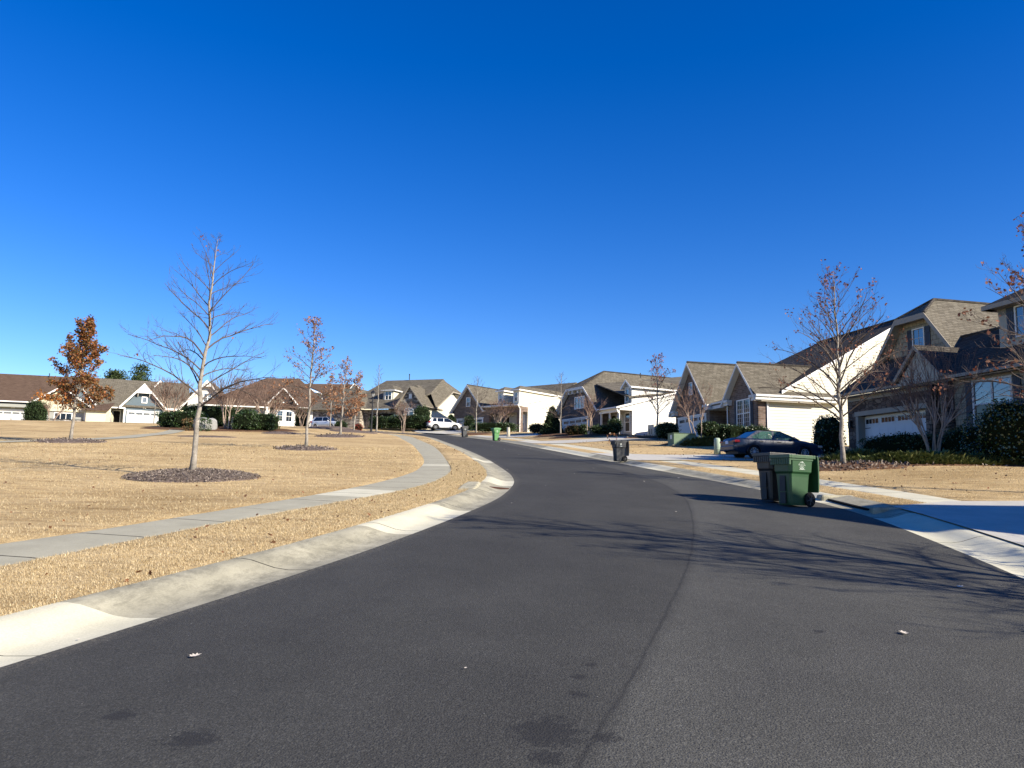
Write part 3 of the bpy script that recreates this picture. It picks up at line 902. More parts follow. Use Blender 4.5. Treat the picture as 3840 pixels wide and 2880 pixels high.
def polyroof(par, polys, m='roof', t=0.15, name='roof'):
    mb = MB()
    for p in polys: mb.slab(p, t)
    return mb.build(name, M[m], par)
def bar3(mb, a, b, w=0.04, h=0.2, out=(0, 0, 0)):
    """rake or fascia board between two points, hanging below them"""
    a = Vector(a); b = Vector(b); o = Vector(out).normalized() * w if Vector(out).length else Vector((0, w, 0))
    dn = Vector((0, 0, -h))
    vs = [a, b, b + dn, a + dn, a + o, b + o, b + o + dn, a + o + dn]
    mb.add(vs, [(0, 1, 2, 3), (7, 6, 5, 4), (0, 4, 5, 1), (1, 5, 6, 2), (2, 6, 7, 3), (3, 7, 4, 0)])
def boxw(par, name, m, *bxs):
    mb = MB()
    for b in bxs: mb.box(*b)
    return mb.build(name, M[m], par)
def ridge_cap(par, pts, m='roofd'):
    mb = MB()
    for a, b in pts: MB().tube([a, b], 0.09, 5).build('ridge_cap', M[m], par)

# ================================================================== HOUSE behind the photographer's right (only its shadow and side are in reach)
h = empty('brick_house', (17.9, 3.9, 0.6), 0, 'gabled brick house at the near right end of the street', 'house', 'houses along the right side of the street')
gable(h, 'x', 3.3, 3.3, 5.4, 1.0, 0, 10, wallm='brick', base=None)
gable(h, 'y', 6.0, 5.0, 3.4, 0.75, 6.7, 10.6, wallm='cream', roofm='roof')
garage(h, Plane('-x', 0), 0.4, 5.1, 2.13)
window(h, Plane('-x', 1.0), 7, 8.8, 0.9, 2.4, 2, 2, shut=0.35)

# ================================================================== HOUSE 1 : stone garage, shake gable with clipped top
h1 = empty('shake_gable_house', (18.46, 42.0, 3.51), rad(12.4), 'nearest house on the right, shake siding with clipped gable, stone garage and dark shutters', 'house', 'houses along the right side of the street')
F0 = Plane('-x', 0.0)
# walls
boxw(h1, 'stone_wall', 'stoneH', (0, 5.8, -0.72, 0, -1, 3.2), (0, 5.8, -6.1, -5.75, -1, 3.2), (0.0, 0.3, -5.75, -0.72, 2.42, 3.2))
boxw(h1, 'shake_wall', 'shake', (0.0, 9, -15.5, -7.55, -1.2, 3.2))
boxw(h1, 'side_wall', 'cream', (0.55, 12, -15.0, -0.35, -1.2, 3.2))
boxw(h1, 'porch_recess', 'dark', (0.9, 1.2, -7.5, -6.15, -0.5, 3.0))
garage(h1, Plane('-x', 0.42), -5.72, -0.85, 2.15, 0.0, trim='tan_trim', head=0.015, glass='darkglass')
mb = MB(); F0.box(mb, -5.9, -0.62, 2.17, 2.41, 0.0, 0.05); F0.box(mb, -0.86, -0.66, 0, 2.17, -0.4, 0.02); mb.build('lintel_board', M['tan_trim'], h1)
wall_light(h1, F0, -0.32, 1.75)
# lower roof: rises from the street eave
zl = lambda x: 3.42 + (x + 0.45) * 0.70
LR = MB()
LR.slab([(-0.45, 0.35, zl(-0.45)), (-0.45, -16.0, zl(-0.45)), (3.2, -16.0, zl(3.2)), (3.2, 0.35, zl(3.2))], 0.16)
LR.slab([(3.2, -5.0, zl(3.2)), (3.2, -16.0, zl(3.2)), (10, -16, 3.3), (10, -5.0, 3.3)], 0.16)
LR.build('lower_roof', M['roofd'], h1)
mb = MB()
mb.box(-0.60, -0.46, -16.0, 0.36, 3.28, 3.42); mb.box(-0.45, 0.0, -16.0, 0.33, 3.21, 3.25)
mb.box(-0.04, -0.003, -5.95, -0.05, 3.0, 3.21); mb.box(-0.04, -0.003, -15.5, -7.55, 3.0, 3.21)
mb.build('gutter', M['tan_trim'], h1)
# upper jerkinhead gable at x = 2.5
xg = 2.5; yl, yc, yr = 0.75, -2.62, -6.0
zeG, zj, zp = 4.62, 7.40, 8.45
s = (zj - zeG) / (yl - (-1.5))
gw = [(yl - 0.35, 4.2), (yr + 0.2, 4.2), (yr + 0.35, zeG + .1), (-3.62, zj - 0.1), (-1.63, zj - 0.1), (yl - 0.45, zeG + .1)]
MB().prism(gw, 'x', xg, xg + 6).build('gable_wall', M['shake'], h1)
A = (xg - .55, yl, zeG - .05); B = (xg - .55, -1.55, zj); Cc = (xg - .55, -3.70, zj); Dd = (xg - .55, yr, zeG - .05)
R0 = (xg + 1.05, yc, zp)
R1 = (xg + 10.5, yc, zp)
polyroof(h1, [[A, B, R0, R1, (xg + 10.5, yl, zeG - .05)][::-1], [Dd, (xg + 10.5, yr - 0.0, zeG - .05), R1, R0, Cc][::-1], [B, Cc, R0]], 'roof', 0.16)
mb = MB()
for (p, q) in ((A, B), (B, Cc), (Cc, Dd)): bar3(mb, (p[0] - .04, p[1], p[2] + .01), (q[0] - .04, q[1], q[2] + .01), 0.04, 0.30, (1, 0, 0))
for (p, q) in ((A, B), (B, Cc), (Cc, Dd)):
    mb.slab([(p[0], p[1], p[2] - .2), (q[0], q[1], q[2] - .2), (xg, q[1], q[2] - .2), (xg, p[1], p[2] - .2)], 0.03)
mb.build('barge_board', M['tan_trim'], h1)
ridge_cap(h1, [(R0, R1), (B, R0), (Cc, R0)], 'roofd')
ridge_cap(h1, [((3.2, -4.6, zl(3.2) + .02), (3.2, -16, zl(3.2) + .02))], 'roofd')
window(h1, Plane('-x', xg), -3.02, -2.28, 5.35, 6.75, 1, 1, (2, 3), 'trim', 'glass', shut=0.38)
# porch gable (dark entrance)
gable(h1, 'x', -5.95, 1.35, 3.62, 1.02, -0.55, 3.0, over=0.18, wallm=None, roofm='roofd', trimm='tan_trim', ends=(1, 0), oe=0.1)
MB().prism([(-7.2, 3.22), (-4.7, 3.22), (-4.7, 3.5), (-5.95, 4.85), (-7.2, 3.5)], 'x', -0.50, -0.42).build('porch_gable_wall', M['board'], h1)
boxw(h1, 'porch_column', 'stoneH', (-0.35, 0.05, -7.5, -7.15, -0.5, 3.2))
window(h1, F0, -10.62, -8.72, 1.05, 3.0, 2, 2, (0, 0), 'trim', 'glass', fw=0.09, shut=0.4)
# dormer with hipped roof
boxw(h1, 'dormer_wall', 'board', (1.2, 5, -12.4, -9.0, 4.3, 6.45))
window(h1, Plane('-x', 1.2), -11.4, -9.95, 4.95, 6.2, 2, 1, (2, 3), 'trim', 'glass', shut=0.42)
polyroof(h1, [[(0.75, -8.62, 6.5), (0.75, -12.8, 6.5), (2.6, -10.7, 7.65)], [(0.75, -8.62, 6.5), (2.6, -10.7, 7.65), (6.5, -10.7, 7.65), (6.5, -8.62, 6.5)], [(0.75, -12.8, 6.5), (6.5, -12.8, 6.5), (6.5, -10.7, 7.65), (2.6, -10.7, 7.65)]], 'roofd', 0.1, 'dormer_roof')
boxw(h1, 'dormer_trim', 'tan_trim', (0.70, 0.745, -12.8, -8.6, 6.3, 6.5), (0.745, 6, -8.61, -8.57, 6.3, 6.5), (0.745, 5, -9.0 + .003, -8.61, 6.3, 6.33), (0.745, 1.195, -12.7, -8.62, 6.3, 6.33))
gable(h1, 'x', -16.2, 3.3, 4.6, 1.15, 0.4, 9, over=0.3, wallm='shake', roofm='roof', trimm='tan_trim', ends=(1, 0))  # gable added out of frame to throw shade on the sedan and driveway
window(h1, F0, -14.9, -13.2, 1.05, 2.9, 2, 2, (0, 0), 'trim', 'glass', shut=0.4)

# ================================================================== HOUSE A : brick with two gables and a long cream wall
hA = empty('brick_house', (16.42, 51.0, 4.35), rad(12.4), 'brown brick house with two steep gables behind the blue sedan', 'house', 'houses along the right side of the street')
FA = Plane('-x', 0.0)
zw = 3.65
MB().prism([(0.72, -1.4), (22, -1.4), (22, 4.0), (11.95, 9.62), (2.0, 3.98), (0.72, 3.6)], 'y', 0.0, 0.12).build('side_wall', M['cream'], hA)
boxw(hA, 'brick_return', 'brick', (0.03, 0.715, -0.01, 0.12, -1.4, 3.55))
boxw(hA, 'corner_board', 'white', (0.717, 0.80, -0.03, 0.0, -1.4, 3.5))
gable(hA, 'x', 1.95, 1.92, 3.72, 1.13, 0.0, 6.0, over=0.42, wallm='brick', roofm='roof', oe=0.42, ends=(1, 0))
gable(hA, 'x', 9.9, 3.0, 3.72, 1.13, 0.0, 8.6, over=0.45, wallm='brick', roofm='roof', oe=0.42, ends=(1, 0))
boxw(hA, 'entry_wall', 'brick', (1.5, 1.8, 3.8, 6.95, -1.4, 3.6))
polyroof(hA, [[(-0.05, 3.6, 3.62), (-0.05, 7.1, 3.62), (2.6, 7.1, 4.62), (2.6, 3.6, 4.62)]], 'roof')
mb = MB()
mb.box(-0.1, 0.0, 4.35, 6.5, 3.55, 3.68); mb.box(0.02, 1.5, 3.9, 6.88, 3.28, 3.34); mb.box(0.0, 0.04, 3.9, 6.88, 3.22, 3.46)
# cornice returns
for (a, b) in ((-0.38, 0.45), (3.45, 4.30), (6.48, 7.3), (12.5, 13.35)):
    mb.box(-0.42, 0.0, a, b, 3.42, 3.60); mb.box(-0.32, 0.0, a + 0.05, b - 0.12 if b < 7 else b - .2, 3.22, 3.42)
mb.box(-0.42, 3.0, -0.45, -0.34, 3.42, 3.56); mb.box(0.0, 3.0, -0.33, 0.0, 3.36, 3.41)
mb.box(-0.42, 5.8, -0.56, -0.46, 3.46, 3.60)
mb.build('cornice', M['trim'], hA)
boxw(hA, 'side_soffit', 'tan_trim', (0.02, 4.4, -0.44, -0.005, 3.14, 3.42))
polyroof(hA, [[(-0.42, -0.44, 3.62), (5.6, -0.44, 3.62), (5.2, 0.2, 4.1), (-0.42, 0.2, 4.1)]], 'roof', 0.06, 'pent_roof')
lines(hA, 'downspout', 'white', [[(0.55, -0.5, 3.45), (0.62, -0.12, 3.15), (0.66, -0.06, 3.0), (0.66, -0.06, -0.8)], [(-0.1, 3.98, 3.4), (-0.05, 3.98, -0.5)]], 0.045)
# main roof, ridge parallel to the street, hipped at the far end
rz = 9.75
polyroof(hA, [[(1.6, -0.32, 3.92), (11.95, -0.32, rz), (11.95, 10.8, rz), (1.6, 17.5, 3.92)][::-1], [(22.3, -0.32, 3.92), (22.3, 17.5, 3.92), (11.95, 10.8, rz), (11.95, -0.32, rz)][::-1], [(1.6, 17.5, 3.92), (11.95, 10.8, rz), (22.3, 17.5, 3.92)][::-1]], 'roofd', 0.16)
mb = MB(); bar3(mb, (1.6, -0.36, 3.94), (11.95, -0.36, rz + .02), 0.04, 0.24, (0, 1, 0)); bar3(mb, (11.95, -0.36, rz + .02), (22.3, -0.36, 3.94), 0.04, 0.24, (0, 1, 0)); mb.build('rake_board', M['white'], hA)
boxw(hA, 'rear_wall', 'brick', (6, 20, 0.2, 16.0, -1, 3.7))
garage(hA, FA, 7.55, 12.2, 2.95, 0.8, trim='white', head=0.08)
wall_light(hA, FA, 12.6, 2.35)
window(hA, FA, 0.98, 2.66, 1.6, 3.42, 2, 2, (3, 3), 'white', 'glass', shut=0.34, mull=0.11)
window(hA, FA, 9.72, 10.2, 4.72, 5.62, 1, 1, (0, 0), 'white', 'glass', shut=0.32)
ridge_cap(hA, [((-0.4, 1.95, 6.07), (5.4, 1.95, 6.07)), ((-0.4, 9.9, 7.3), (8.2, 9.9, 7.3)), ((11.95, -0.3, rz + .05), (11.95, 10.8, rz + .05))])
wS = Plane('-y', 0.0)
window(hA, wS, 7.0, 7.8, 2.2, 2.9, 1, 1, (0, 0), 'white', 'darkglass')

# ================================================================== HOUSE B : charcoal brick with clipped gable and white side
hB = empty('charcoal_brick_house', (11.03 - 1.36 * math.cos(rad(26)), 70.0 - 1.36 * math.sin(rad(26)), 6.31), rad(26), 'charcoal brick house with clipped gable, three part gable window and white side wall', 'house', 'houses along the right side of the street')
FB = Plane('-x', 0.0)
# gable part y 3.0 .. 10.7
yl, yr, yc = 11.5, 3.1, 7.3
MB().prism([(3.35, -1.5), (10.75, -1.5), (10.75, 2.75), (8.72, 4.82), (5.9, 4.82), (3.35, 2.75)], 'x', 0.0, 7).build('brick_wall', M['brick2'], hB)
zeB, zjB, zpB = 2.52, 5.02, 6.95
A = (-0.45, yl, zeB); B = (-0.45, 8.95, zjB); Cc = (-0.45, 5.75, zjB); Dd = (-0.45, yr, zeB)
R0 = (3.0, yc, zpB); R1 = (13.5, yc, zpB)
polyroof(hB, [[A, B, R0, R1, (13.5, yl + 1.5, zeB)][::-1], [Dd, (13.5, yr, zeB), R1, R0, Cc][::-1], [B, Cc, R0]], 'roof')
# high main ridge running back (perpendicular to the street) over the entry
polyroof(hB, [[(1.0, 5.6, 5.35), (1.0, -0.05, 3.55), (12.0, -0.05, 5.15), (12.0, 5.6, 7.0)]], 'roof', 0.1)
mb = MB()
for (p, q) in ((A, B), (B, Cc), (Cc, Dd)):
    bar3(mb, (p[0] - .04, p[1], p[2] + .01), (q[0] - .04, q[1], q[2] + .01), 0.04, 0.26, (1, 0, 0))
    mb.slab([(p[0], p[1], p[2] - .2), (q[0], q[1], q[2] - .2), (0, q[1], q[2] - .2), (0, p[1], p[2] - .2)], 0.03)
for u in (8.6, 7.85, 6.85, 6.1): mb.box(-0.4, 0.0, u - .08, u + .08, 4.45, 4.75)
mb.build('barge_board', M['trim'], hB)
ridge_cap(hB, [(R0, R1), (B, R0), (Cc, R0)])
garage(hB, FB, 5.3, 10.15, 1.98, -0.2, trim='white', head=0.1)
window(hB, FB, 6.08, 7.82, 3.02, 4.05, 3, 1, (2, 2), 'white', 'glass', fw=0.1)
# porch: low slope roof, side wall white
boxw(hB, 'porch_wall', 'shadewall', (1.38, 1.6, 0.0, 3.35, -1.5, 2.6))
MB().prism([(1.40, -1.7), (14, -1.7), (14, 5.3), (8.0, 4.62), (1.4, 2.85), (0.0, 2.55), (0.0, 2.3), (1.40, 2.3)], 'y', 0.0, 0.12).build('side_wall', M['paper'], hB)
polyroof(hB, [[(-0.35, -0.15, 2.55), (-0.35, 3.4, 2.55), (8.6, 3.4, 4.95), (8.6, -0.15, 4.95)]], 'roofd', 0.12, 'porch_roof')
mb = MB(); mb.box(-0.45, -0.355, -0.16, 3.3, 2.42, 2.55); mb.box(-0.1, 0.1, 0.12, 3.3, 2.12, 2.42); mb.box(-0.3, 1.38, 0.13, 3.3, 2.40, 2.43)
bar3(mb, (-0.35, -0.19, 2.57), (8.6, -0.19, 4.97), 0.04, 0.16, (0, 1, 0)); mb.box(1.36, 1.50, -0.03, 0.0, -1.6, 2.8)
mb.build('porch_trim', M['white'], hB)
for u in (0.12, 1.55, 3.0): boxw(hB, 'porch_post', 'trim', (-0.05, 0.1, u, u + 0.14, -0.8, 2.15))
lines(hB, 'downspout', 'white', [[(-0.38, 0.0, 2.5), (-0.2, 0.05, 2.15), (0.0, 0.05, 1.95), (0.0, 0.05, -0.8)]], 0.06)
window(hB, Plane('-x', 1.38), 0.35, 1.05, 0.45, 2.1, 1, 2, (0, 0), 'trim', 'glass', fw=0.1)
window(hB, Plane('-x', 1.38), 1.75, 2.5, 0.1, 2.0, 1, 2, (0, 0), 'trim', 'glass', fw=0.08)
boxw(hB, 'front_door', 'dark', (1.33, 1.38, 2.7, 3.3, -0.2, 2.0))
# dormer with long white cheek
boxw(hB, 'dormer_wall', 'paper', (1.42, 10.5, 0.14, 1.3, 2.9, 4.62))
MB().prism([(0.02, 4.6), (1.38, 4.6), (0.70, 5.20)], 'x', 1.38, 1.5).build('dormer_front', M['shadewall'], hB)
window(hB, Plane('-x', 1.38), 0.50, 0.95, 3.25, 4.3, 1, 2, (0, 0), 'trim', 'glass', fw=0.09)
gable(hB, 'x', 0.70, 0.62, 4.62, 0.9, 1.42, 11.5, over=0.18, wallm=None, roofm='roof', trimm='white', ends=(1, 0), oe=0.3, t=0.1)
vp = MB(); vp.cyl((6, 5.2, 6.3), 0.05, 0.5); vp.build('vent_pipe', M['trimblk'], hB)

# ================================================================== HOUSE C : brown brick garage gable, low porch, two dormers
hC = empty('brown_brick_house', (1.08, 97.0, 8.08), rad(50), 'brown brick house with low porch roof, two small dormers and long pale side wall', 'house', 'houses along the right side of the street')
FC = Plane('-x', 0.0)
gable(hC, 'x', 8.95, 2.65, 3.55, 1.16, 0.0, 9.0, over=0.42, wallm='brick', roofm='roof', oe=0.45, ends=(1, 0), trimw=0.3)
garage(hC, FC, 6.35, 10.85, 2.2, -0.1, trim='white', head=0.1)
window(hC, FC, 8.7, 9.25, 3.95, 5.0, 1, 2, (2, 2), 'white', 'glass', fw=0.1)
boxw(hC, 'porch_pier', 'brick', (0.0, 0.45, 0.0, 0.5, -1, 3.5), (0.0, 0.35, 2.4, 2.75, -1, 3.5), (0.0, 0.35, 5.2, 6.3, -1, 3.5), (0.0, 0.35, 0.5, 5.2, 2.72, 3.5))
boxw(hC, 'porch_back_wall', 'shadewall', (1.7, 1.9, 0.13, 6.3, -1, 3.5))
boxw(hC, 'brick_head', 'brick', (0.46, 1.6, 0.0, 0.12, 2.85, 3.5), (0.46, 0.62, 0.0, 0.12, -1, 2.85))
MB().prism([(1.6, -1.2), (16, -1.2), (16, 6.6), (9.9, 5.9), (0.0, 3.88), (-0.2, 3.6), (0.46, 3.5), (1.6, 3.5)], 'y', -0.01, 0.12).build('side_wall', M['pale'], hC)
boxw(hC, 'side_window_frame', 'white', (0.7, 0.78, 0.14, 0.4, 0.3, 2.2))
polyroof(hC, [[(-0.5, -0.15, 3.72), (-0.5, 6.4, 3.72), (10.2, 6.4, 5.95), (10.2, -0.15, 5.95)]], 'roofd', 0.12, 'porch_roof')
mb = MB(); mb.box(-0.62, -0.505, -0.16, 6.3, 3.58, 3.72); mb.box(-0.5, 0.0, -0.14, 6.3, 3.50, 3.53); bar3(mb, (-0.5, -0.19, 3.74), (10.2, -0.19, 5.97), 0.04, 0.16, (0, 1, 0)); mb.build('porch_trim', M['white'], hC)
lines(hC, 'downspout', 'white', [[(-0.55, -0.1, 3.6), (-0.2, -0.06, 3.3), (-0.06, -0.06, 3.1), (-0.06, -0.06, -0.5)]], 0.07)
window(hC, Plane('-x', 1.7), 0.7, 1.5, 0.6, 2.5, 1, 2, (0, 0), 'white', 'glass', fw=0.12)
boxw(hC, 'front_door', 'dark', (1.64, 1.7, 3.2, 4.3, 0, 2.3))
for (y0, y1, x1) in ((0.02, 0.95, 9.4), (2.6, 3.5, 8.5)):
    boxw(hC, 'dormer_wall', 'pale', (-0.2, x1, y0, y1, 3.8, 5.62))
    boxw(hC, 'dormer_corner_board', 'trim', (-0.24, -0.2, y0 - .02, y0 + .16, 3.85, 5.6), (-0.24, -0.2, y1 - .16, y1 + .02, 3.85, 5.6), (-0.24, -0.2, y0 + .16, y1 - .16, 5.3, 5.6))
    window(hC, Plane('-x', -0.21), y0 + .25, y1 - .25, 4.15, 5.15, 1, 2, (2, 2), 'white', 'glass', fw=0.05)
    yc = (y0 + y1) / 2; e0, e1 = y0 - .28, y1 + .28
    P0 = (0.55, yc, 6.20); P1 = (x1 + 2.2, yc, 6.32)
    a = (-0.5, e0, 5.62); b = (-0.5, e1, 5.62)
    polyroof(hC, [[a, P0, b], [a, (x1 + .6, e0, 5.72), P1, P0], [b, P0, P1, (x1 + .6, e1, 5.72)]], 'roof', 0.1, 'dormer_roof')
    mb = MB(); mb.box(-0.54, x1 + .4, e0 - .03, e0, 5.46, 5.62); mb.box(-0.54, -0.50, e0, e1, 5.46, 5.62); mb.box(-0.5, x1, e0, y0 - .004, 5.50, 5.53); mb.build('dormer_trim', M['white'], hC)
# high ridge behind
polyroof(hC, [[(8.5, -0.1, 5.75), (8.5, 12.5, 5.75), (12.2, 10.5, 7.95), (12.2, -0.1, 7.95)], [(12.2, -0.1, 7.95), (12.2, 10.5, 7.95), (19, 12.5, 4.5), (19, -0.1, 4.5)]], 'roof')
MB().prism([(8.6, 4.5), (18.6, 4.5), (12.2, 7.85)], 'y', -0.02, 0.3).build('gable_end_wall', M['pale'], hC)
wS = Plane('-y', -0.012)
window(hC, wS, 9.0, 9.5, 2.2, 2.6, 1, 1, (2, 0), 'white', 'darkglass'); window(hC, wS, 9.0, 9.5, 1.35, 1.75, 1, 1, (2, 0), 'white', 'darkglass')
ridge_cap(hC, [((-0.4, 8.95, 6.78), (8.6, 8.95, 6.78))])

# ================================================================== HOUSE D : stone gable with arched window
hD = empty('stone_house', (-11.89, 103.0, 8.41), rad(70), 'wide stone house with arched window, hipped roof and pale yellow side wall', 'house', 'houses along the right side of the street')
FD = Plane('-x', 0.0)
gable(hD, 'x', 2.0, 1.82, 3.75, 1.32, 0.0, 6.0, over=0.25, wallm='stone', roofm='roof', trimm='tan_trim', oe=0.3, ends=(1, 0))
window(hD, FD, 1.45, 2.75, 1.25, 2.75, 2, 1, (0, 0), 'trim', 'glass', fw=0.12, arch=True)
window(hD, FD, 1.8, 2.1, 4.6, 5.1, 1, 1, (0, 0), 'white', 'white')
boxw(hD, 'stone_wall', 'stone', (1.0, 9, 3.84, 16.5, -1.2, 3.2), (-0.5, 5, 9.4, 17.0, -1.2, 3.15))
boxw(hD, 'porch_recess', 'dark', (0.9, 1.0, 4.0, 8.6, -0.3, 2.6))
boxw(hD, 'front_door', 'trim', (0.82, 0.88, 6.6, 6.7, 0, 2.4), (0.82, 0.88, 7.6, 7.7, 0, 2.4))
window(hD, Plane('-x', 0.88), 4.3, 4.75, 0.8, 2.4, 1, 2, (0, 0), 'white', 'glass', shut=0.3)
boxw(hD, 'shingle_wall', 'creamL', (5.0, 11, -6.8, -4, 0, 3))
MB().prism([(0.0, -1.2), (14.6, -1.2), (14.6, 3.8), (12.6, 6.45), (8.9, 6.45), (3.8, 3.7), (0.0, 3.55)], 'y', 0.0, 0.12).build('side_wall', M['pale'], hD)
boxw(hD, 'stone_return', 'stone', (0.0, 0.7, -0.02, 0.0, -1.2, 3.4))
# roofs
ez = 3.55
polyroof(hD, [[(-0.4, 3.9, 3.3), (-0.4, 9.6, 3.3), (6.9, 10.6, 7.95), (6.9, -0.4, 7.95), (3.6, -0.4, 3.6), (1.5, 3.9, 4.2)][::1]] if False else
    [[(0.0, 3.7, 3.5), (0.0, 13.2, 3.5), (7.4, 9.9, 8.2), (7.4, 0.6, 8.2), (3.4, 0.6, 5.66)],
     [(3.4, 0.6, 5.66), (7.4, 0.6, 8.2), (8.9, -0.45, 6.6), (3.2, -0.45, 3.5)],
     [(7.4, 0.6, 8.2), (7.4, 9.9, 8.2), (15, 13.5, 3.5), (15, 0.6, 4.2), (12.9, -0.5, 6.5), (8.9, -0.45, 6.6)][::-1] if False else [(7.4, 0.6, 8.2), (8.9, -0.45, 6.6), (12.9, -0.45, 6.6), (15.2, 1.0, 3.6), (15.2, 13.5, 3.6), (7.4, 9.9, 8.2)]], 'roof')
polyroof(hD, [[(-0.9, 9.0, 3.3), (-0.9, 17.4, 3.3), (2.9, 14.0, 6.55), (2.9, 12.2, 6.55)], [(-0.9, 17.4, 3.3), (7, 17.4, 3.3), (6.5, 13.5, 6.4), (2.9, 14.0, 6.55)], [(-0.9, 9.0, 3.3), (2.9, 12.2, 6.55), (7, 11.5, 6.4), (5.5, 8.2, 5.6), (1.4, 8.2, 3.7)]], 'roof')
mb = MB(); bar3(mb, (3.2, -0.48, 3.62), (8.9, -0.48, 6.62), 0.04, 0.2, (0, 1, 0)); bar3(mb, (8.9, -0.5, 6.5), (12.9, -0.5, 6.5), 0.3, 0.16, (0, 1, 0)); mb.box(-1.02, -0.92, 9.0, 17.4, 3.1, 3.24); mb.box(-0.15, 0.0, 4.0, 9.0, 3.2, 3.36)
mb.build('eaves_trim', M['tan_trim'], hD)
mb = MB(); mb.slab([(-0.2, -0.5, 3.42), (-0.2, 0.0, 3.42), (4.3, 0.0, 3.42), (4.3, -0.5, 3.42)], 0.05); mb.build('gutter', M['roofd'], hD)
# two hipped dormers
for (y0, y1, xx) in ((5.6, 7.2, 1.9),):
    boxw(hD, 'dormer_wall', 'pale', (xx, xx + 4, y0, y1, 4.3, 6.05))
    window(hD, Plane('-x', xx), y0 + .35, y1 - .35, 4.7, 5.8, 2, 2, (0, 0), 'white', 'glass')
    yc = (y0 + y1) / 2
    polyroof(hD, [[(xx - .3, y0 - .3, 6.05), (xx + 1, yc, 6.85), (xx - .3, y1 + .3, 6.05)], [(xx - .3, y0 - .3, 6.05), (xx + 3.4, y0 - .3, 6.05), (xx + 4.0, yc, 6.85), (xx + 1, yc, 6.85)], [(xx - .3, y1 + .3, 6.05), (xx + 1, yc, 6.85), (xx + 4.0, yc, 6.85), (xx + 3.4, y1 + .3, 6.05)]], 'roof', 0.1, 'dormer_roof')
    boxw(hD, 'dormer_trim', 'trim', (xx - .34, xx + 3, y0 - .34, y0 - .30, 5.9, 6.05), (xx - .34, xx - .30, y0 - .3, y1 + .3, 5.9, 6.05))
polyroof(hD, [[(3.3, 2.2, 6.2), (3.9, 3.2, 6.95), (6.0, 3.2, 7.0), (6.0, 2.2, 6.6)], [(3.3, 4.2, 6.2), (6.0, 4.2, 6.6), (6.0, 3.2, 7.0), (3.9, 3.2, 6.95)], [(3.3, 2.2, 6.2), (3.3, 4.2, 6.2), (3.9, 3.2, 6.95)]], 'roof', 0.1, 'dormer_roof')
vp = MB(); vp.cyl((7.2, 6.0, 8.2), 0.06, 0.75); vp.ball((7.2, 6.0, 8.98), 0.1, nu=8, nv=4); vp.build('vent_pipe', M['trimblk'], hD)
wS = Plane('-y', 0.0)
window(hD, wS, 9.7, 10.3, 1.1, 2.0, 1, 1, (0, 0), 'white', 'darkglass'); window(hD, wS, 11.6, 12.2, 0.5, 1.8, 1, 1, (0, 0), 'white', 'glass')
window(hD, FD, 10.4, 10.9, 0.9, 2.0, 1, 1, (0, 0), 'trim', 'darkglass') if False else None

# ================================================================== LEFT SIDE HOUSES
GL = 'houses beyond the lawn'
hL = empty('brown_roof_house', (-79.71, 120.0, 9.24), rad(14), 'long low house with brown roof and white garage door at the left edge', 'house', GL)
FL = Plane('-y', 0.0)
boxw(hL, 'front_wall', 'greysid', (-22, 4.35, 0, 9, -1, 3.4), (6.1, 12, -0.2, 6, -1, 3.4))
boxw(hL, 'stone_base', 'stoneL', (6.05, 11.9, -0.28, -0.2, -1, 1.1))
boxw(hL, 'sill_band', 'trimblk', (6.02, 11.95, -0.32, -0.28, 1.1, 1.2))
polyroof(hL, [[(-23, -1.2, 3.75), (5.0, -1.2, 3.75), (9.6, 5.2, 8.6), (-23, 5.2, 8.6)]], 'roofb', 0.15)
polyroof(hL, [[(-23, 5.2, 8.6), (9.6, 5.2, 8.6), (9.6, 12, 3.6), (-23, 12, 3.6)]], 'roofb', 0.15)
MB().prism([(4.7, 3.2), (4.7, 3.6), (8.4, 6.1), (12.4, 3.4), (12.4, 2.4), (6.1, 2.4)], 'y', -0.4, 5.0).build('gable_wall', M['creamL'], hL)
polyroof(hL, [[(4.4, -1.3, 3.65), (8.5, -1.3, 6.35), (8.5, 6, 6.35), (4.4, 6, 3.65)], [(8.5, -1.3, 6.35), (12.9, -1.3, 3.4), (12.9, 6, 3.4), (8.5, 6, 6.35)]], 'roofb', 0.12)
mb = MB(); bar3(mb, (4.4, -1.33, 3.67), (8.5, -1.33, 6.37), 0.04, 0.3, (0, 1, 0)); bar3(mb, (8.5, -1.33, 6.37), (12.9, -1.33, 3.42), 0.04, 0.3, (0, 1, 0)); mb.box(-23, 4.4, -1.32, -1.22, 3.5, 3.68)
mb.box(6.05, 6.25, -0.34, -0.2, 1.2, 2.9); mb.box(11.8, 12.05, -0.34, -0.2, 1.1, 2.9); mb.build('eaves_trim', M['white'], hL)
boxw(hL, 'porch_shade', 'greysid', (-22, 4.3, -0.9, 0.0, 2.75, 3.3))
garage(hL, FL, -0.9, 3.85, 2.15, 0.0, head=0.3, glass='darkglass', arched=True)
garage(hL, FL, -6.6, -1.9, 2.15, 0.0, head=0.3, glass='darkglass', arched=True)
flood(hL, FL, 1.6, 2.75)
window(hL, Plane('-y', -0.2), 7.6, 10.0, 0.75, 2.1, 3, 1, (0, 0), 'white', 'glass', fw=0.15)
vp = MB(); vp.cyl((4.7, 4.8, 8.4), 0.07, 0.6); vp.build('vent_pipe', M['trimblk'], hL)
boxw(hL, 'side_wing_wall', 'creamL', (12.3, 15.2, -1.2, 6, -1, 2.7))
boxw(hL, 'wing_stone_base', 'stoneL', (12.28, 15.22, -1.26, -1.2, -1, 0.75))
polyroof(hL, [[(11.7, -1.7, 2.75), (15.6, -1.7, 2.75), (15.6, 2.5, 4.6), (11.7, 2.5, 4.6)]], 'roofb', 0.12)

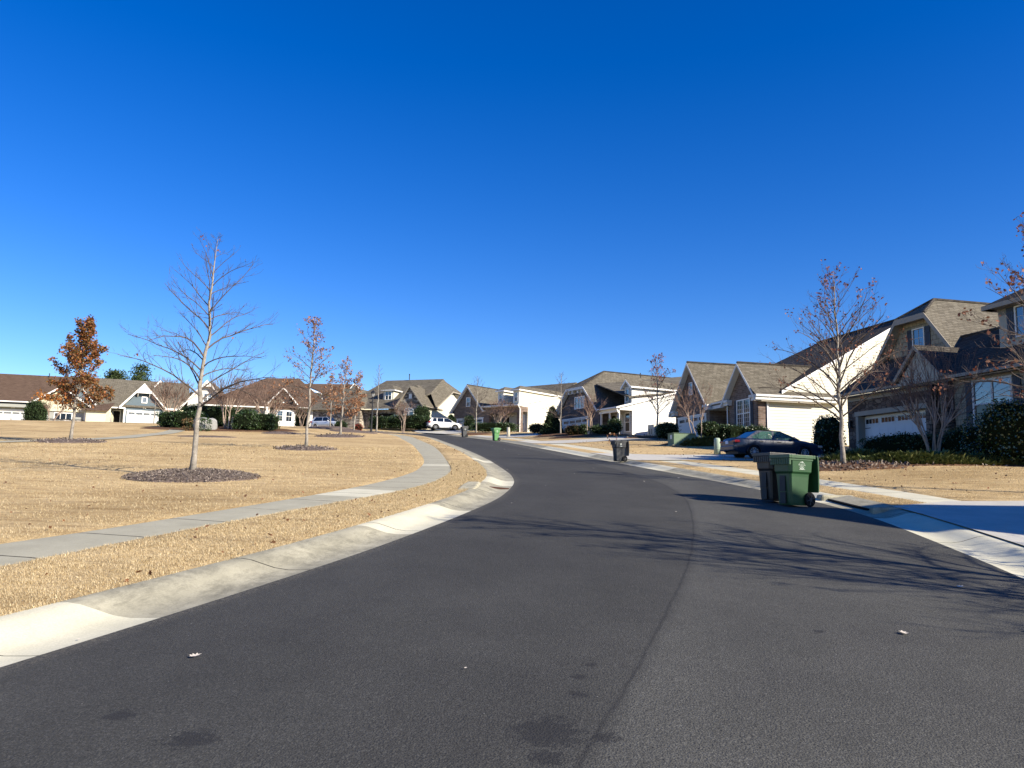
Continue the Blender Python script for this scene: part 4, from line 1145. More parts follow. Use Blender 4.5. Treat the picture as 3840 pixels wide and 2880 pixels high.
hK = empty('blue_house', (-63.52, 126.0, 10.24), rad(28), 'blue grey house with white gable trim, white garage door and small square gable window', 'house', GL)
FK = Plane('-y', 0.0)
MB().prism([(0.0, -1), (5.9, -1), (5.9, 2.75), (2.75, 6.3), (0.0, 3.2)], 'y', 0, 8).build('front_wall', M['blue'], hK)
P = [(-0.85, 2.72), (2.62, 6.75), (6.1, 2.95)]
polyroof(hK, [[(P[0][0], -0.8, P[0][1]), (P[1][0], -0.8, P[1][1]), (P[1][0], 8, P[1][1]), (P[0][0], 8, P[0][1])], [(P[1][0], -0.8, P[1][1]), (P[2][0], -0.8, P[2][1]), (P[2][0], 8, P[2][1]), (P[1][0], 8, P[1][1])]], 'roof', 0.14)
mb = MB(); bar3(mb, (P[0][0], -0.84, P[0][1] + .02), (P[1][0], -0.84, P[1][1] + .02), 0.04, 0.42, (0, 1, 0)); bar3(mb, (P[1][0], -0.84, P[1][1] + .02), (P[2][0], -0.84, P[2][1] + .02), 0.04, 0.34, (0, 1, 0))
mb.prism([(1.6, 5.3), (3.7, 5.3), (2.62, 6.4)], 'y', -0.82, -0.76); mb.prism([(1.5, 5.1), (3.8, 5.1), (3.6, 5.4), (1.7, 5.4)], 'y', -0.9, -0.8)
mb.box(-0.12, 0.14, -0.06, 0.02, -1, 2.9); mb.box(5.75, 5.98, -0.06, 0.0, -1, 2.9)
for u in (1.75, 3.5): mb.tube([(u, -0.75, 5.1), (u, -0.45, 4.75), (u, -0.05, 4.55)], 0.07, 5)
mb.build('white_trim', M['white'], hK)
garage(hK, FK, 0.5, 5.0, 2.05, -0.4, head=0.22, glass='darkglass', arched=True)
window(hK, FK, 2.58, 3.06, 3.72, 4.42, 1, 1, (2, 2), 'white', 'glass', fw=0.2)
flood(hK, FK, 2.9, 2.75)
polyroof(hK, [[(-8.5, -0.3, 2.75), (10.0, -0.3, 2.95), (10.0, 6.2, 8.05), (-8.5, 6.2, 7.8)], [(-8.5, 6.2, 7.8), (10, 6.2, 8.05), (10, 12, 3), (-8.5, 12, 3)]], 'roof', 0.14)
mb = MB(); bar3(mb, (4.4, 4.6, 7.1), (5.3, 6.0, 8.25), 0.05, 0.35, (0, -1, 0)); bar3(mb, (5.3, 6.0, 8.25), (6.1, 6.8, 7.5), 0.05, 0.3, (0, -1, 0)); mb.build('rear_rake_trim', M['white'], hK)
# porch to the left with stone footed column
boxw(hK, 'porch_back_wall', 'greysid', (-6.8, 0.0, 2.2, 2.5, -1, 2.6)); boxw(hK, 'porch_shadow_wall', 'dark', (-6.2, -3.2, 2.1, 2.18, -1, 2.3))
boxw(hK, 'front_door', 'dark', (-1.6, -0.6, 2.12, 2.18, 0, 2.1)); boxw(hK, 'door_casing', 'white', (-0.6, -0.48, 2.08, 2.2, 0, 2.2), (-1.72, -1.6, 2.08, 2.2, 0, 2.2), (-1.72, -0.48, 2.06, 2.18, 2.2, 2.32))
boxw(hK, 'porch_column', 'creamL', (-2.65, -2.0, -0.25, 0.3, 0.8, 2.5)); boxw(hK, 'column_base', 'stoneL', (-2.9, -1.75, -0.4, 0.5, -1, 0.8))
boxw(hK, 'porch_beam', 'white', (-4.6, 0.0, -0.2, 0.0, 2.42, 2.65))
MB().prism([(-8.6, 2.3), (-4.2, 2.3), (-4.2, 2.75), (-6.2, 5.0), (-8.4, 2.75)], 'y', 0.0, 3).build('side_gable_wall', M['blue'], hK)
polyroof(hK, [[(-4.0, -0.4, 2.55), (-6.2, -0.4, 5.2), (-6.2, 5, 5.2), (-4.0, 5, 2.55)], [(-8.6, -0.4, 2.5), (-6.2, -0.4, 5.2), (-6.2, 5, 5.2), (-8.6, 5, 2.5)]], 'roof', 0.12)
mb = MB(); bar3(mb, (-6.2, -0.44, 5.22), (-4.0, -0.44, 2.57), 0.04, 0.25, (0, 1, 0)); mb.build('side_gable_trim', M['white'], hK)
boxw(hK, 'right_wing_wall', 'blue', (5.9, 9.5, 1.5, 6, -1, 2.6)); boxw(hK, 'right_wing_fascia', 'white', (5.9, 9.8, -0.38, -0.3, 2.6, 2.9))

hM = empty('back_roof_house', (-82, 150, 10.0), rad(20), 'grey hipped roof rising behind the blue house roof', 'house', GL)
boxw(hM, 'wall', 'greysid', (0, 16, 0, 8, -1, 4))
polyroof(hM, [[(-1, -0.5, 4), (17, -0.5, 4), (11, 4, 10.2), (7, 4, 10.2)], [(17, -0.5, 4), (17, 8.5, 4), (11, 4, 10.2)], [(-1, 8.5, 4), (-1, -0.5, 4), (7, 4, 10.2)], [(17, 8.5, 4), (-1, 8.5, 4), (7, 4, 10.2), (11, 4, 10.2)]], 'roof')
vp = MB(); vp.cyl((14.0, 1.5, 6.6), 0.1, 1.6); vp.build('vent_pipe', M['white'], hM)

hW = empty('white_gable_house', (-51.48, 122.0, 10.11), rad(10), 'white sided gable house with double gable window behind the hedge', 'house', GL)
FW = Plane('-y', 0.0)
MB().prism([(-0.1, -1), (6.2, -1), (6.2, 3.2), (2.8, 6.7), (-0.1, 3.6)], 'y', 0, 7).build('front_wall', M['paper'], hW)
boxw(hW, 'side_wall', 'creamL', (-1.7, -0.1, 0.6, 7, -1, 2.2))
P = [(-4.7, 2.6), (2.75, 7.15), (6.7, 2.9)]
Q = [(-1.4, 2.2), (2.75, 7.1), (6.9, 2.4)]
polyroof(hW, [[(Q[0][0], -0.7, Q[0][1]), (Q[1][0], -0.7, Q[1][1]), (Q[1][0], 8, Q[1][1]), (Q[0][0], 8, Q[0][1])], [(Q[1][0], -0.7, Q[1][1]), (Q[2][0], -0.7, Q[2][1]), (Q[2][0], 8, Q[2][1]), (Q[1][0], 8, Q[1][1])]], 'roof', 0.14)
mb = MB(); bar3(mb, (Q[0][0], -0.74, Q[0][1] + .02), (Q[1][0], -0.74, Q[1][1] + .02), 0.04, 0.45, (0, 1, 0)); bar3(mb, (Q[1][0], -0.74, Q[1][1] + .02), (Q[2][0], -0.74, Q[2][1] + .02), 0.04, 0.3, (0, 1, 0)); mb.prism([(1.95, 6.0), (3.55, 6.0), (2.75, 6.9)], 'y', -0.72, -0.66); mb.build('white_trim', M['white'], hW)
window(hW, FW, 2.32, 3.4, 3.72, 4.92, 2, 2, (2, 2), 'white', 'glass', fw=0.14, mull=0.16)
garage(hW, FW, 0.6, 4.9, 2.0, -0.3, head=0.22, glass='darkglass')
flood(hW, FW, 2.7, 2.75)

hY = empty('bay_window_house', (-35.4, 122.0, 10.17), rad(12), 'brown roofed house with white bay window and open gable above it', 'house', GL)
FY = Plane('-y', 0.0)
boxw(hY, 'front_wall', 'paper', (-13, 6.2, 1.2, 9, -1, 2.9))
boxw(hY, 'porch_shade_wall', 'greysid', (-8, -2.6, 1.0, 1.19, -1, 2.7))
# bay
bay = [(-2.4, 0.9), (-1.95, -0.1), (-0.7, -0.1), (0.75, 0.9), (0.75, 1.3), (-2.4, 1.3)]
MB().prism(bay, 'z', -1, 2.75).build('bay_wall', M['white'], hY)
window(hY, Plane('-y', -0.1), -1.72, -0.92, 0.75, 2.3, 1, 2, (2, 2), 'white', 'glass', fw=0.06)
bw = MB()
a = Vector((-0.55, 0.0, 0)); b = Vector((0.6, 0.8, 0)); n = Vector((0.57, -0.82, 0)) * 0.02
for (t0, t1, z0, z1) in ((0.15, 0.85, 0.75, 2.3),):
    p, q = a.lerp(b, t0) + n, a.lerp(b, t1) + n
    bw.add([(p.x, p.y, z0), (q.x, q.y, z0), (q.x, q.y, z1), (p.x, p.y, z1)], [(0, 1, 2, 3)])
bw.build('bay_pane', M['glass'], hY)
sb = MB(); p, q = a.lerp(b, .15) + n * 2, a.lerp(b, .85) + n * 2
sb.tube([(p.x, p.y, 1.52), (q.x, q.y, 1.52)], 0.04, 4); mid = p.lerp(q, .5); sb.tube([(mid.x, mid.y, .75), (mid.x, mid.y, 2.3)], 0.02, 4); sb.build('bay_muntin', M['white'], hY)
polyroof(hY, [[(-2.7, 0.9, 2.75), (-2.1, -0.4, 2.75), (-0.6, -0.4, 2.75), (1.05, 0.9, 2.75), (0.6, 1.6, 3.3), (-2.2, 1.6, 3.3)]], 'roofb', 0.12)
MB().prism([(-3.1, 3.0), (1.0, 3.0), (-1.0, 5.7)], 'y', 0.9, 4).build('gable_wall', M['shake'], hY)
polyroof(hY, [[(-3.35, -0.1, 3.5), (-1.0, -0.1, 6.15), (-1.0, 5, 6.15), (-3.35, 5, 3.5)], [(-1.0, -0.1, 6.15), (1.35, -0.1, 3.5), (1.35, 5, 3.5), (-1.0, 5, 6.15)]], 'roofb', 0.12)
mb = MB(); bar3(mb, (-3.35, -0.14, 3.52), (-1.0, -0.14, 6.17), 0.04, 0.28, (0, 1, 0)); bar3(mb, (-1.0, -0.14, 6.17), (1.35, -0.14, 3.52), 0.04, 0.28, (0, 1, 0)); mb.box(-13.3, -3.0, -0.02, 0.1, 2.72, 2.9); mb.box(1.4, 6.6, 0.0, 0.1, 2.9, 3.05)
mb.prism([(-1.7, 3.3), (-0.2, 3.3), (-0.95, 3.9)], 'y', 0.84, 0.9); mb.build('white_trim', M['white'], hY)
polyroof(hY, [[(-13.5, 0.0, 2.95), (6.8, 0.0, 3.0), (0.9, 6.5, 8.45), (-4.4, 6.5, 8.3)], [(6.8, 0.0, 3.0), (7.0, 12, 3.0), (0.9, 6.5, 8.45)], [(-13.5, 12, 3.0), (-13.5, 0.0, 2.95), (-4.4, 6.5, 8.3)], [(7.0, 12, 3.0), (-13.5, 12, 3.0), (-4.4, 6.5, 8.3), (0.9, 6.5, 8.45)]], 'roofb')
window(hY, Plane('-y', 1.2), 3.8, 4.2, 1.1, 1.95, 1, 1, (0, 0), 'white', 'darkglass')
window(hY, Plane('-y', 1.0), -6.4, -5.4, 0.6, 2.1, 2, 1, (0, 0), 'trim', 'darkglass')
boxw(hY, 'porch_column', 'white', (-3.6, -3.0, 0.1, 0.3, -1, 2.75), (-8.9, -8.6, 0.1, 0.3, -1, 2.75), (-11.9, -11.5, 0.1, 0.3, -1, 2.75))

hZ = empty('brown_gable_house', (-32.37, 140.0, 11.0), rad(10), 'two storey house with brown roof and cream gable end behind the bay window house', 'house', GL)
MB().prism([(0, -1), (0.0, 5.6), (3.4, 8.4), (5.2, 6.8), (7, 5.0), (7, -1)], 'y', 0.6, 6).build('front_wall', M['creamL'], hZ)
boxw(hZ, 'side_wall', 'creamL', (-6, 0.2, 0.3, 6, -1, 6.6))
polyroof(hZ, [[(-6.2, 2.0, 8.35), (3.4, 2.0, 8.65), (1.2, -0.5, 5.6), (-3.0, -0.5, 6.9)]], 'roofb')
polyroof(hZ, [[(3.4, -0.0, 8.65), (7.3, -0.0, 4.9), (7.3, 7, 4.9), (3.4, 7, 8.65)]], 'roofb', 0.12)
mb = MB(); bar3(mb, (3.35, -0.1, 8.7), (7.3, -0.1, 4.95), 0.05, 0.25, (0, 1, 0)); bar3(mb, (1.2, -0.1, 5.6), (3.4, -0.1, 8.7), 0.05, 0.2, (0, 1, 0)); bar3(mb, (-5.6, -0.6, 7.6), (-2.3, -0.6, 6.4), 0.05, 0.2, (0, 1, 0)); mb.build('white_trim', M['white'], hZ)
window(hZ, Plane('-y', 0.3), -2.2, -1.6, 5.2, 5.9, 1, 1, (0, 0), 'white', 'darkglass')

# ------------------------------------------------------------------ plants
UP = Vector((0, 0, 1))
def rot_about(v, ax, a):
    return Matrix.Rotation(a, 3, ax) @ v
OAKLEAF = [(0, 0), (.10, .12), (.30, .10), (.18, .30), (.42, .38), (.16, .52), (.34, .72), (.12, .72), (0, 1.0), (-.12, .72), (-.34, .72), (-.16, .52), (-.42, .38), (-.18, .30), (-.30, .10), (-.10, .12)]
def put_leaf(mb, p, size, rng, lobed, down=0.3):
    d = Vector((rng.gauss(0, 1), rng.gauss(0, 1), rng.gauss(0, 1) - down)).normalized()
    a = d.orthogonal().normalized()
    a = rot_about(a, d, rng.uniform(0, 6.28))
    if lobed:
        n = d.cross(a) * rng.uniform(-.25, .25)
        mb.face([p + (d * y + a * x + n * (y * y)) * size for x, y in OAKLEAF])
    else:
        mb.face([p, p + (d * .5 + a * .32) * size, p + d * size, p + (d * .5 - a * .32) * size])
def sweep_branch(mb, p, d, L, r, segs, sides, rng, lift=0.0, wob=0.12, r_end=0.3, bend=None):
    pts = [p.copy()]; dirs = [d.copy()]; rs = [r]
    q = p.copy(); dd = d.normalized()
    for i in range(segs):
        dd = (dd + Vector((rng.gauss(0, wob), rng.gauss(0, wob), rng.gauss(0, wob) + lift)) + (bend(i / segs) if bend else Vector((0, 0, 0)))).normalized()
        q = q + dd * (L / segs)
        pts.append(q.copy()); dirs.append(dd.copy()); rs.append(r * (1 - (1 - r_end) * (i + 1) / segs))
    mb.tube(pts, rs, sides, cap=False)
    return pts, dirs, rs
def oak(name, x, y, h, label, seed, first=0.25, spread=0.34, nprim=30, r0=0.10, minr=0.005, leaves=0, leafsize=0.12, leafm='oakleaf', lobed=False, lean=(0, 0), sub=8, cat='tree', group=None, base=None, upright=0.0, topheavy=False, barkm='bark', twigm='barkdark', zoff=0.0, wood2=True, leafpow=1.0, lowleaf=None):
    rng = random.Random(seed)
    z = (H(x, y) if base is None else base) + zoff
    root = empty(name, (x, y, z), 0, label, cat, group)
    tr = MB()
    segs = 14
    pts = []; rs = []
    for i in range(segs + 1):
        t = i / segs
        w = 0.012 * h
        pts.append(Vector((lean[0] * h * t + rng.uniform(-w, w) * t * (1 - t) * 3, lean[1] * h * t + rng.uniform(-w, w) * t * (1 - t) * 3, h * t)))
        rs.append(max(minr * 1.2, r0 * (1 - t) ** 0.85 * (1 + 0.45 * math.exp(-t * 60)) + minr))
    pts[0].z = -0.15
    tr.tube(pts, rs, 9)
    tr.build('trunk', M[barkm], root, smooth=True)
    def at(t):
        f = t * segs; i = min(int(f), segs - 1)
        return pts[i].lerp(pts[i + 1], f - i), rs[i] + (rs[i + 1] - rs[i]) * (f - i)
    br = MB(); tips = []
    ga = rng.uniform(0, 6.28)
    for i in range(nprim):
        u = (i + rng.uniform(-.3, .3)) / nprim
        u = max(0, min(0.985, u))
        t = first + (1 - first) * u
        p, rr = at(t)
        ga += 2.399 + rng.uniform(-.4, .4)
        L = h * spread * ((1 - u) ** 0.72) * rng.uniform(0.7, 1.12) + 0.035 * h
        if topheavy: L = h * spread * (0.5 + 0.7 * math.sin(PI * min(1, u * 0.9 + 0.25))) * rng.uniform(.75, 1.1) * (1 - u * 0.55)
        el = rad(lerp(38, 54, u) + rng.uniform(-8, 8) + upright)
        d = Vector((math.cos(ga) * math.cos(el), math.sin(ga) * math.cos(el), math.sin(el)))
        r = min(rr * 0.6, max(minr * 1.1, L * 0.0105))
        kk = rng.uniform(-.12, -.05) if u < 0.35 else (rng.uniform(-.06, -.01) if u < .6 else 0.0)
        bp, bd, brr = sweep_branch(br, p, d, L, r, 8, 5, rng, kk, 0.085, 0.25, bend=(lambda q: Vector((0, 0, 0.07 * (q - .3)))) )
        tips.append((bp[-1], u))
        ns = max(3, int(sub * (0.4 + L / (h * spread))))
        for s in range(ns):
            q = 0.18 + 0.8 * (s + rng.random()) / ns
            f = q * 8; k = min(int(f), 7)
            sp = bp[k].lerp(bp[k + 1], f - k)
            side = 1 if s % 2 else -1
            ax = (UP + Vector((rng.gauss(0, .5), rng.gauss(0, .5), 0))).normalized()
            sd = rot_about(bd[k], ax, side * rad(rng.uniform(30, 58)))
            sd.z += 0.18; sd.normalize()
            SL = L * rng.uniform(.25, .48) * (1 - q * .45)
            sr = max(minr * 0.75, brr[k] * 0.5)
            s2, d2, r2 = sweep_branch(br, sp, sd, SL, sr, 4, 3, rng, 0.02, 0.13, 0.5)
            tips += [(s2[2], u), (s2[3], u), (s2[-1], u)]
            for w in range(2 + int(SL * 2.6)):
                qq = rng.uniform(.15, .95); kk2 = min(int(qq * 4), 3)
                tp = s2[kk2].lerp(s2[kk2 + 1], qq * 4 - kk2)
                td = rot_about(d2[kk2], UP, rng.choice((-1, 1)) * rad(rng.uniform(25, 60))); td.z += 0.25; td.normalize()
                TL = SL * rng.uniform(.25, .5)
                e = tp + td * TL * .5 + Vector((rng.gauss(0, .03), rng.gauss(0, .03), 0))
                g = tp + td * TL + Vector((0, 0, TL * .12))
                br.tube([tp, e, g], [minr * .7, minr * .6, minr * .4], 3, cap=False)
                tips.append((g, u)); tips.append((e, u))
    b = br.build('branches', M[twigm], root, smooth=True, fix=False)
    if leaves:
        lf = MB(); lo = MB()
        for i in range(leaves):
            p, u = rng.choice(tips)
            if rng.random() > (0.35 + 0.65 * (u if leafpow > 0 else 1 - u)) and leafpow: continue
            k = rng.randint(1, 4)
            for _ in range(k):
                tgt = lo if (lowleaf and u < 0.12 and p.x < 0) else lf
                put_leaf(tgt, p + Vector((rng.gauss(0, leafsize * .5), rng.gauss(0, leafsize * .5), rng.gauss(0, leafsize * .5))), leafsize * rng.uniform(.7, 1.2), rng, lobed)
        lf.build('leaves', M[leafm], root, fix=False)
        if lowleaf and lo.v: lo.build('low_leaves', M[lowleaf], root, fix=False)
    return root
def crape(name, x, y, h, label, seed, stems=6, spread=28, r=0.035, minr=0.006, group=None, pods=0, base=None, fork=0.28, wide=1.0):
    rng = random.Random(seed)
    root = empty(name, (x, y, H(x, y) if base is None else base), 0, label, 'tree', group)
    st = MB(); tw = MB(); tips = []
    def rec(p, d, L, rr, lev):
        mb = st if lev < 2 else tw
        pts, ds, rs = sweep_branch(mb, p, d, L, rr, 4 if lev else 6, 6 if lev < 2 else 3, rng, 0.02, 0.07, 0.72 if lev < 3 else .5)
        if lev >= 4:
            tips.append(pts[-1]); return
        n = rng.choice((2, 2, 3)) if lev else 3
        for i in range(n):
            ax = Vector((rng.gauss(0, 1), rng.gauss(0, 1), 0.2)).normalized()
            nd = rot_about(ds[-1], ax, rad(rng.uniform(10, 26) * wide)); nd.z += .08; nd.normalize()
            rec(pts[-1], nd, L * rng.uniform(.62, .9) if lev else h * .22, max(minr, rr * .62), lev + 1)
        if lev in (1, 2):
            for i in range(2):
                nd = rot_about(ds[2], Vector((rng.gauss(0, 1), rng.gauss(0, 1), 0)).normalized(), rad(rng.uniform(20, 40)))
                rec(pts[2], nd, L * .6, max(minr, rr * .5), lev + 2)
    for i in range(stems):
        a = 6.28 * i / stems + rng.uniform(-.4, .4); s = rad(spread * rng.uniform(.25, .75))
        d = Vector((math.cos(a) * math.sin(s), math.sin(a) * math.sin(s), math.cos(s)))
        rec(Vector((math.cos(a) * r * 2.2, math.sin(a) * r * 2.2, -.1)), d, h * fork * rng.uniform(.85, 1.1), r, 0)
    st.build('stems', M['crape'], root, smooth=True, fix=False)
    tw.build('twigs', M['crapetwig'], root, smooth=True, fix=False)
    if pods:
        pb = MB()
        for t in tips:
            for _ in range(pods): put_leaf(pb, t + Vector((rng.gauss(0, .05), rng.gauss(0, .05), rng.gauss(0, .06))), 0.05, rng, False)
        pb.build('seed_pods', M['brownleaf'], root, fix=False)
    return root
def spow(v, e): return math.copysign(abs(v) ** e, v)
def shrub(name, x, y, rx, ry, h, label, seed, leafm='holly', n=1500, ls=0.07, e=0.55, cat='shrub', group=None, rz=0.0, cone=False, base=None, noise_amp=0.16, core=True, zsink=0.0):
    rng = random.Random(seed)
    z0 = (H(x, y) if base is None else base) - zsink
    root = empty(name, (x, y, z0), rz, label, cat, group)
    def surf(u, v, k):
        cu, su, cv, sv_ = math.cos(u), math.sin(u), math.cos(v), math.sin(v)
        px = spow(cv, e) * spow(cu, e); py = spow(cv, e) * spow(su, e); pz = spow(sv_, e)
        nz = mnoise.noise(Vector((px * 2.2 + seed, py * 2.2, pz * 2.2))) * noise_amp + mnoise.noise(Vector((px * 6 + seed, py * 6, pz * 6))) * noise_amp * .5
        k = k * (1 + nz)
        if cone:
            t = (pz + 1) / 2
            w = (1 - t) ** 0.75 * 1.0 + 0.03
            return Vector((math.cos(u) * w * rx * k, math.sin(u) * w * ry * k, t * h))
        return Vector((px * rx * k, py * ry * k, h / 2 + pz * h / 2 * k))
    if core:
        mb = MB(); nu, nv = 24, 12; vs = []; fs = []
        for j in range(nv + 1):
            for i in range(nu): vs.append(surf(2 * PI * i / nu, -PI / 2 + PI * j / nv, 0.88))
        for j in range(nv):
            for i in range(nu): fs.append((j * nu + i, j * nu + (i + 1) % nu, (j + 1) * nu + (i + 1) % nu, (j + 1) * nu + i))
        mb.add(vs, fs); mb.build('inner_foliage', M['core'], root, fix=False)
    lf = MB()
    for i in range(n):
        u = rng.uniform(0, 2 * PI); v = math.asin(rng.uniform(-1, 1))
        p = surf(u, v, rng.uniform(.84, 1.06))
        put_leaf(lf, p, ls * rng.uniform(.7, 1.3), rng, False, -0.2)
    lf.build('foliage', M[leafm], root, fix=False)
    return root
def mound(x, y, rx, ry, h, m='mulch', chips=0, seed=1, cs=0.06, rz=0.0):
    rng = random.Random(seed)
    mb = MB(); nr, na = 10, 40; vs = []; fs = []
    cz, sz = math.cos(rz), math.sin(rz)
    def P(r, a):
        k = 1 + 0.10 * mnoise.noise(Vector((math.cos(a) * 1.7 + seed, math.sin(a) * 1.7, 0))) + 0.05 * mnoise.noise(Vector((math.cos(a) * 6 + seed, math.sin(a) * 6, 0)))
        lx, ly = rx * r * k * math.cos(a), ry * r * k * math.sin(a)
        px, py = x + lx * cz - ly * sz, y + lx * sz + ly * cz
        return Vector((px, py, H(px, py) + h * (1 - r ** 2.2) + (0.025 if r < 0.98 else -0.03) + 0.03 * mnoise.noise(Vector((px * 3, py * 3, 0))) * (1 - r)))
    for j in range(nr + 1):
        for i in range(na): vs.append(P(j / nr if j else 0.001, 2 * PI * i / na))
    for j in range(nr):
        for i in range(na): fs.append((j * na + i, (j + 1) * na + i, (j + 1) * na + (i + 1) % na, j * na + (i + 1) % na))
    mb.add(vs, fs)
    for i in range(chips):
        p = P(math.sqrt(rng.random()) * 1.03, rng.uniform(0, 6.28)); p.z += 0.015
        put_leaf(mb, p, cs * rng.uniform(.5, 1.5), rng, False, 0)
        mb.mi[-1] = 1
    o = mb.build('mulch_bed', [M[m], M['chip']], None, fix=False)
    o['kind'] = 'stuff'
    return o

GT = 'young street trees along the lawn'
mound(-7.63, 18.6, 1.62, 1.5, 0.15, 'mulch', 9000, 3, 0.036)
oak('bare_tree', -7.63, 18.6, 5.85, 'largest bare leafless tree, nearest one on the lawn', 11, first=0.27, spread=0.40, nprim=34, r0=0.066, minr=0.0036, lean=(0.035, 0.0), sub=9, group=GT, leaves=14, leafsize=.07, zoff=.12)
mound(-9.81, 37.0, 1.45, 1.7, 0.10, 'mulch', 500, 4, 0.1)
oak('oak_tree', -9.81, 37.0, 6.3, 'young oak with brown leaves left of the walk, nearer than the white vehicle', 12, first=0.24, spread=0.31, nprim=34, r0=0.068, minr=0.007, lean=(0.02, 0), sub=8, leaves=430, leafsize=.11, leafm='brownleaf', group=GT, zoff=.1, leafpow=0)
mound(-14.19, 64, 2.0, 2.4, 0.12, 'mulch', 200, 5, 0.12)
oak('oak_tree', -14.19, 64, 6.5, 'slim oak with pale trunk in front of the silver vehicle bonnet', 13, first=0.22, spread=0.22, nprim=28, r0=0.085, minr=0.010, lean=(0.04, 0), sub=6, leaves=520, leafsize=.16, leafm='brownleaf', group=GT, zoff=.1, leafpow=-1)
mound(-14.94, 73, 2.4, 2.6, 0.12, 'mulch', 0, 6)
oak('oak_tree', -14.94, 73, 5.7, 'small oak with low rust coloured leaves left of the street lamp', 14, first=0.2, spread=0.19, nprim=24, r0=0.075, minr=0.011, lean=(0.05, 0), sub=5, leaves=620, leafsize=.17, leafm='brownleaf', group=GT, zoff=.1, leafpow=-1)
mound(-18.38, 78, 2.6, 2.6, 0.12, 'mulch', 0, 7)
oak('oak_tree', -18.38, 78, 5.4, 'thin young oak standing directly before the silver vehicle', 15, first=0.25, spread=0.2, nprim=22, r0=0.06, minr=0.011, sub=5, leaves=380, leafsize=.17, leafm='brownleaf', group=GT, zoff=.1, leafpow=-1)
mound(-22.55, 39.5, 1.75, 1.9, 0.12, 'mulch', 500, 8, 0.1)
oak('red_oak_tree', -22.55, 39.5, 6.15, 'full crowned oak still covered in orange and russet leaves', 16, first=0.2, spread=0.33, nprim=36, r0=0.075, minr=0.007, lean=(0.06, 0), sub=11, leaves=3100, leafsize=.14, leafm='redleaf', group=GT, upright=6, zoff=.1, lowleaf='lowleaf', leafpow=0)
mound(-14.69, 84, 1.8, 1.8, 0.12, 'mulch', 0, 9)
oak('bare_tree', -14.69, 84, 7.6, 'tall leafless tree just right of the street lamp', 17, first=0.22, spread=0.20, nprim=26, r0=0.085, minr=0.011, sub=6, group=GT)
oak('bare_tree', -46.48, 100, 3.6, 'little leafless tree before the blue garage door', 18, first=0.35, spread=0.30, nprim=16, r0=0.07, minr=0.014, sub=5, group=GT, topheavy=True)
GR = 'street trees along the right side'
mound(11.9, 26.9, 2.1, 1.3, 0.14, 'straw', 900, 10, 0.1, rad(8))
oak('oak_tree', 11.65, 27.0, 6.95, 'oak with sparse russet leaves between the blue sedan and the stone garage', 21, first=0.22, spread=0.46, nprim=46, r0=0.078, minr=0.0042, lean=(-0.02, 0), sub=7, leaves=430, leafsize=.085, leafm='oakleaf', lobed=True, group=GR, upright=8, zoff=.1, leafpow=0)
mound(12.0, 61.8, 3.2, 1.6, 0.18, 'straw', 300, 11, 0.12, rad(10))
oak('oak_tree', 11.81, 62, 6.5, 'thin tree with dull red leaves before the white side wall', 22, first=0.26, spread=0.40, nprim=28, r0=0.07, minr=0.009, sub=6, leaves=210, leafsize=.17, leafm='pinkleaf', group=GR, upright=10, zoff=.1)
mound(-3.9, 86, 1.9, 1.6, 0.2, 'straw', 0, 12)
oak('bare_tree', -3.9, 86, 6.4, 'leafless tree with pale trunk before the brown brick garage door', 23, first=0.22, spread=0.36, nprim=30, r0=0.07, minr=0.012, sub=6, group=GR, zoff=.1)
mound(4.65, 72, 2.6, 1.3, 0.15, 'straw', 0, 13)
oak('bare_tree', 4.65, 72, 5.9, 'slender leafless tree beside the charcoal brick garage', 24, first=0.22, spread=0.34, nprim=28, r0=0.065, minr=0.011, sub=6, group=GR)
oak('oak_tree', 12.95, 18.3, 6.9, 'oak with large red brown leaves reaching in at the right edge', 25, first=0.26, spread=0.36, nprim=36, r0=0.085, minr=0.005, sub=8, leaves=380, leafsize=.105, leafm='oakleaf', lobed=True, group=GR)
# trees beside the photographer, out of frame: their shadows cross the street
oak('oak_tree', 9.9, 5.9, 6.9, 'leafless oak beside the street, its long shadow crossing the asphalt', 26, first=0.22, spread=0.42, nprim=42, r0=0.10, minr=0.008, sub=10, leaves=160, leafsize=.13, group=GR)
oak('oak_tree', 10.9, 3.9, 6.2, 'second leafless oak beside the street, nearest the photographer', 27, first=0.24, spread=0.40, nprim=34, r0=0.09, minr=0.007, sub=8, leaves=80, leafsize=.12, group=GR)
crape('crape_myrtle', 17.04, 31.0, 5.3, 'large multi stemmed bare shrub tree before the shake sided house', 31, 9, 26, 0.040, 0.0055, pods=2, fork=0.30, wide=1.1, group='bare crape myrtles')
crape('crape_myrtle', 11.64, 48.0, 4.1, 'bare two stemmed tree before the brick garage gable', 32, 3, 36, 0.035, 0.008, pods=2, fork=0.38, wide=1.1, group='bare crape myrtles', base=4.35)
crape('crape_myrtle', 6.99, 68.0, 4.2, 'pale bare tree with fanned crown before the charcoal brick gable', 33, 4, 22, 0.05, 0.010, fork=0.34, wide=1.5, group='bare crape myrtles', base=5.95)
crape('crape_myrtle', -1.55, 92.0, 3.9, 'dense vase shaped bare tree behind the clipped hedge', 34, 7, 30, 0.045, 0.013, fork=0.34, wide=1.2, group='bare crape myrtles', base=8.25)
crape('crape_myrtle', -25.85, 70.0, 5.3, 'tan stemmed bare tree between the two dark green hedges', 35, 8, 28, 0.05, 0.013, fork=0.36, wide=1.2, group='bare crape myrtles')
crape('crape_myrtle', -24.3, 76.0, 5.4, 'wide brown bare tree behind the round green hedge', 36, 11, 38, 0.05, 0.015, fork=0.32, wide=1.3, group='bare crape myrtles')
crape('crape_myrtle', -35.5, 80.0, 5.2, 'bare many stemmed tree between blue house and white gable', 37, 10, 34, 0.05, 0.015, fork=0.34, wide=1.1, group='bare crape myrtles')
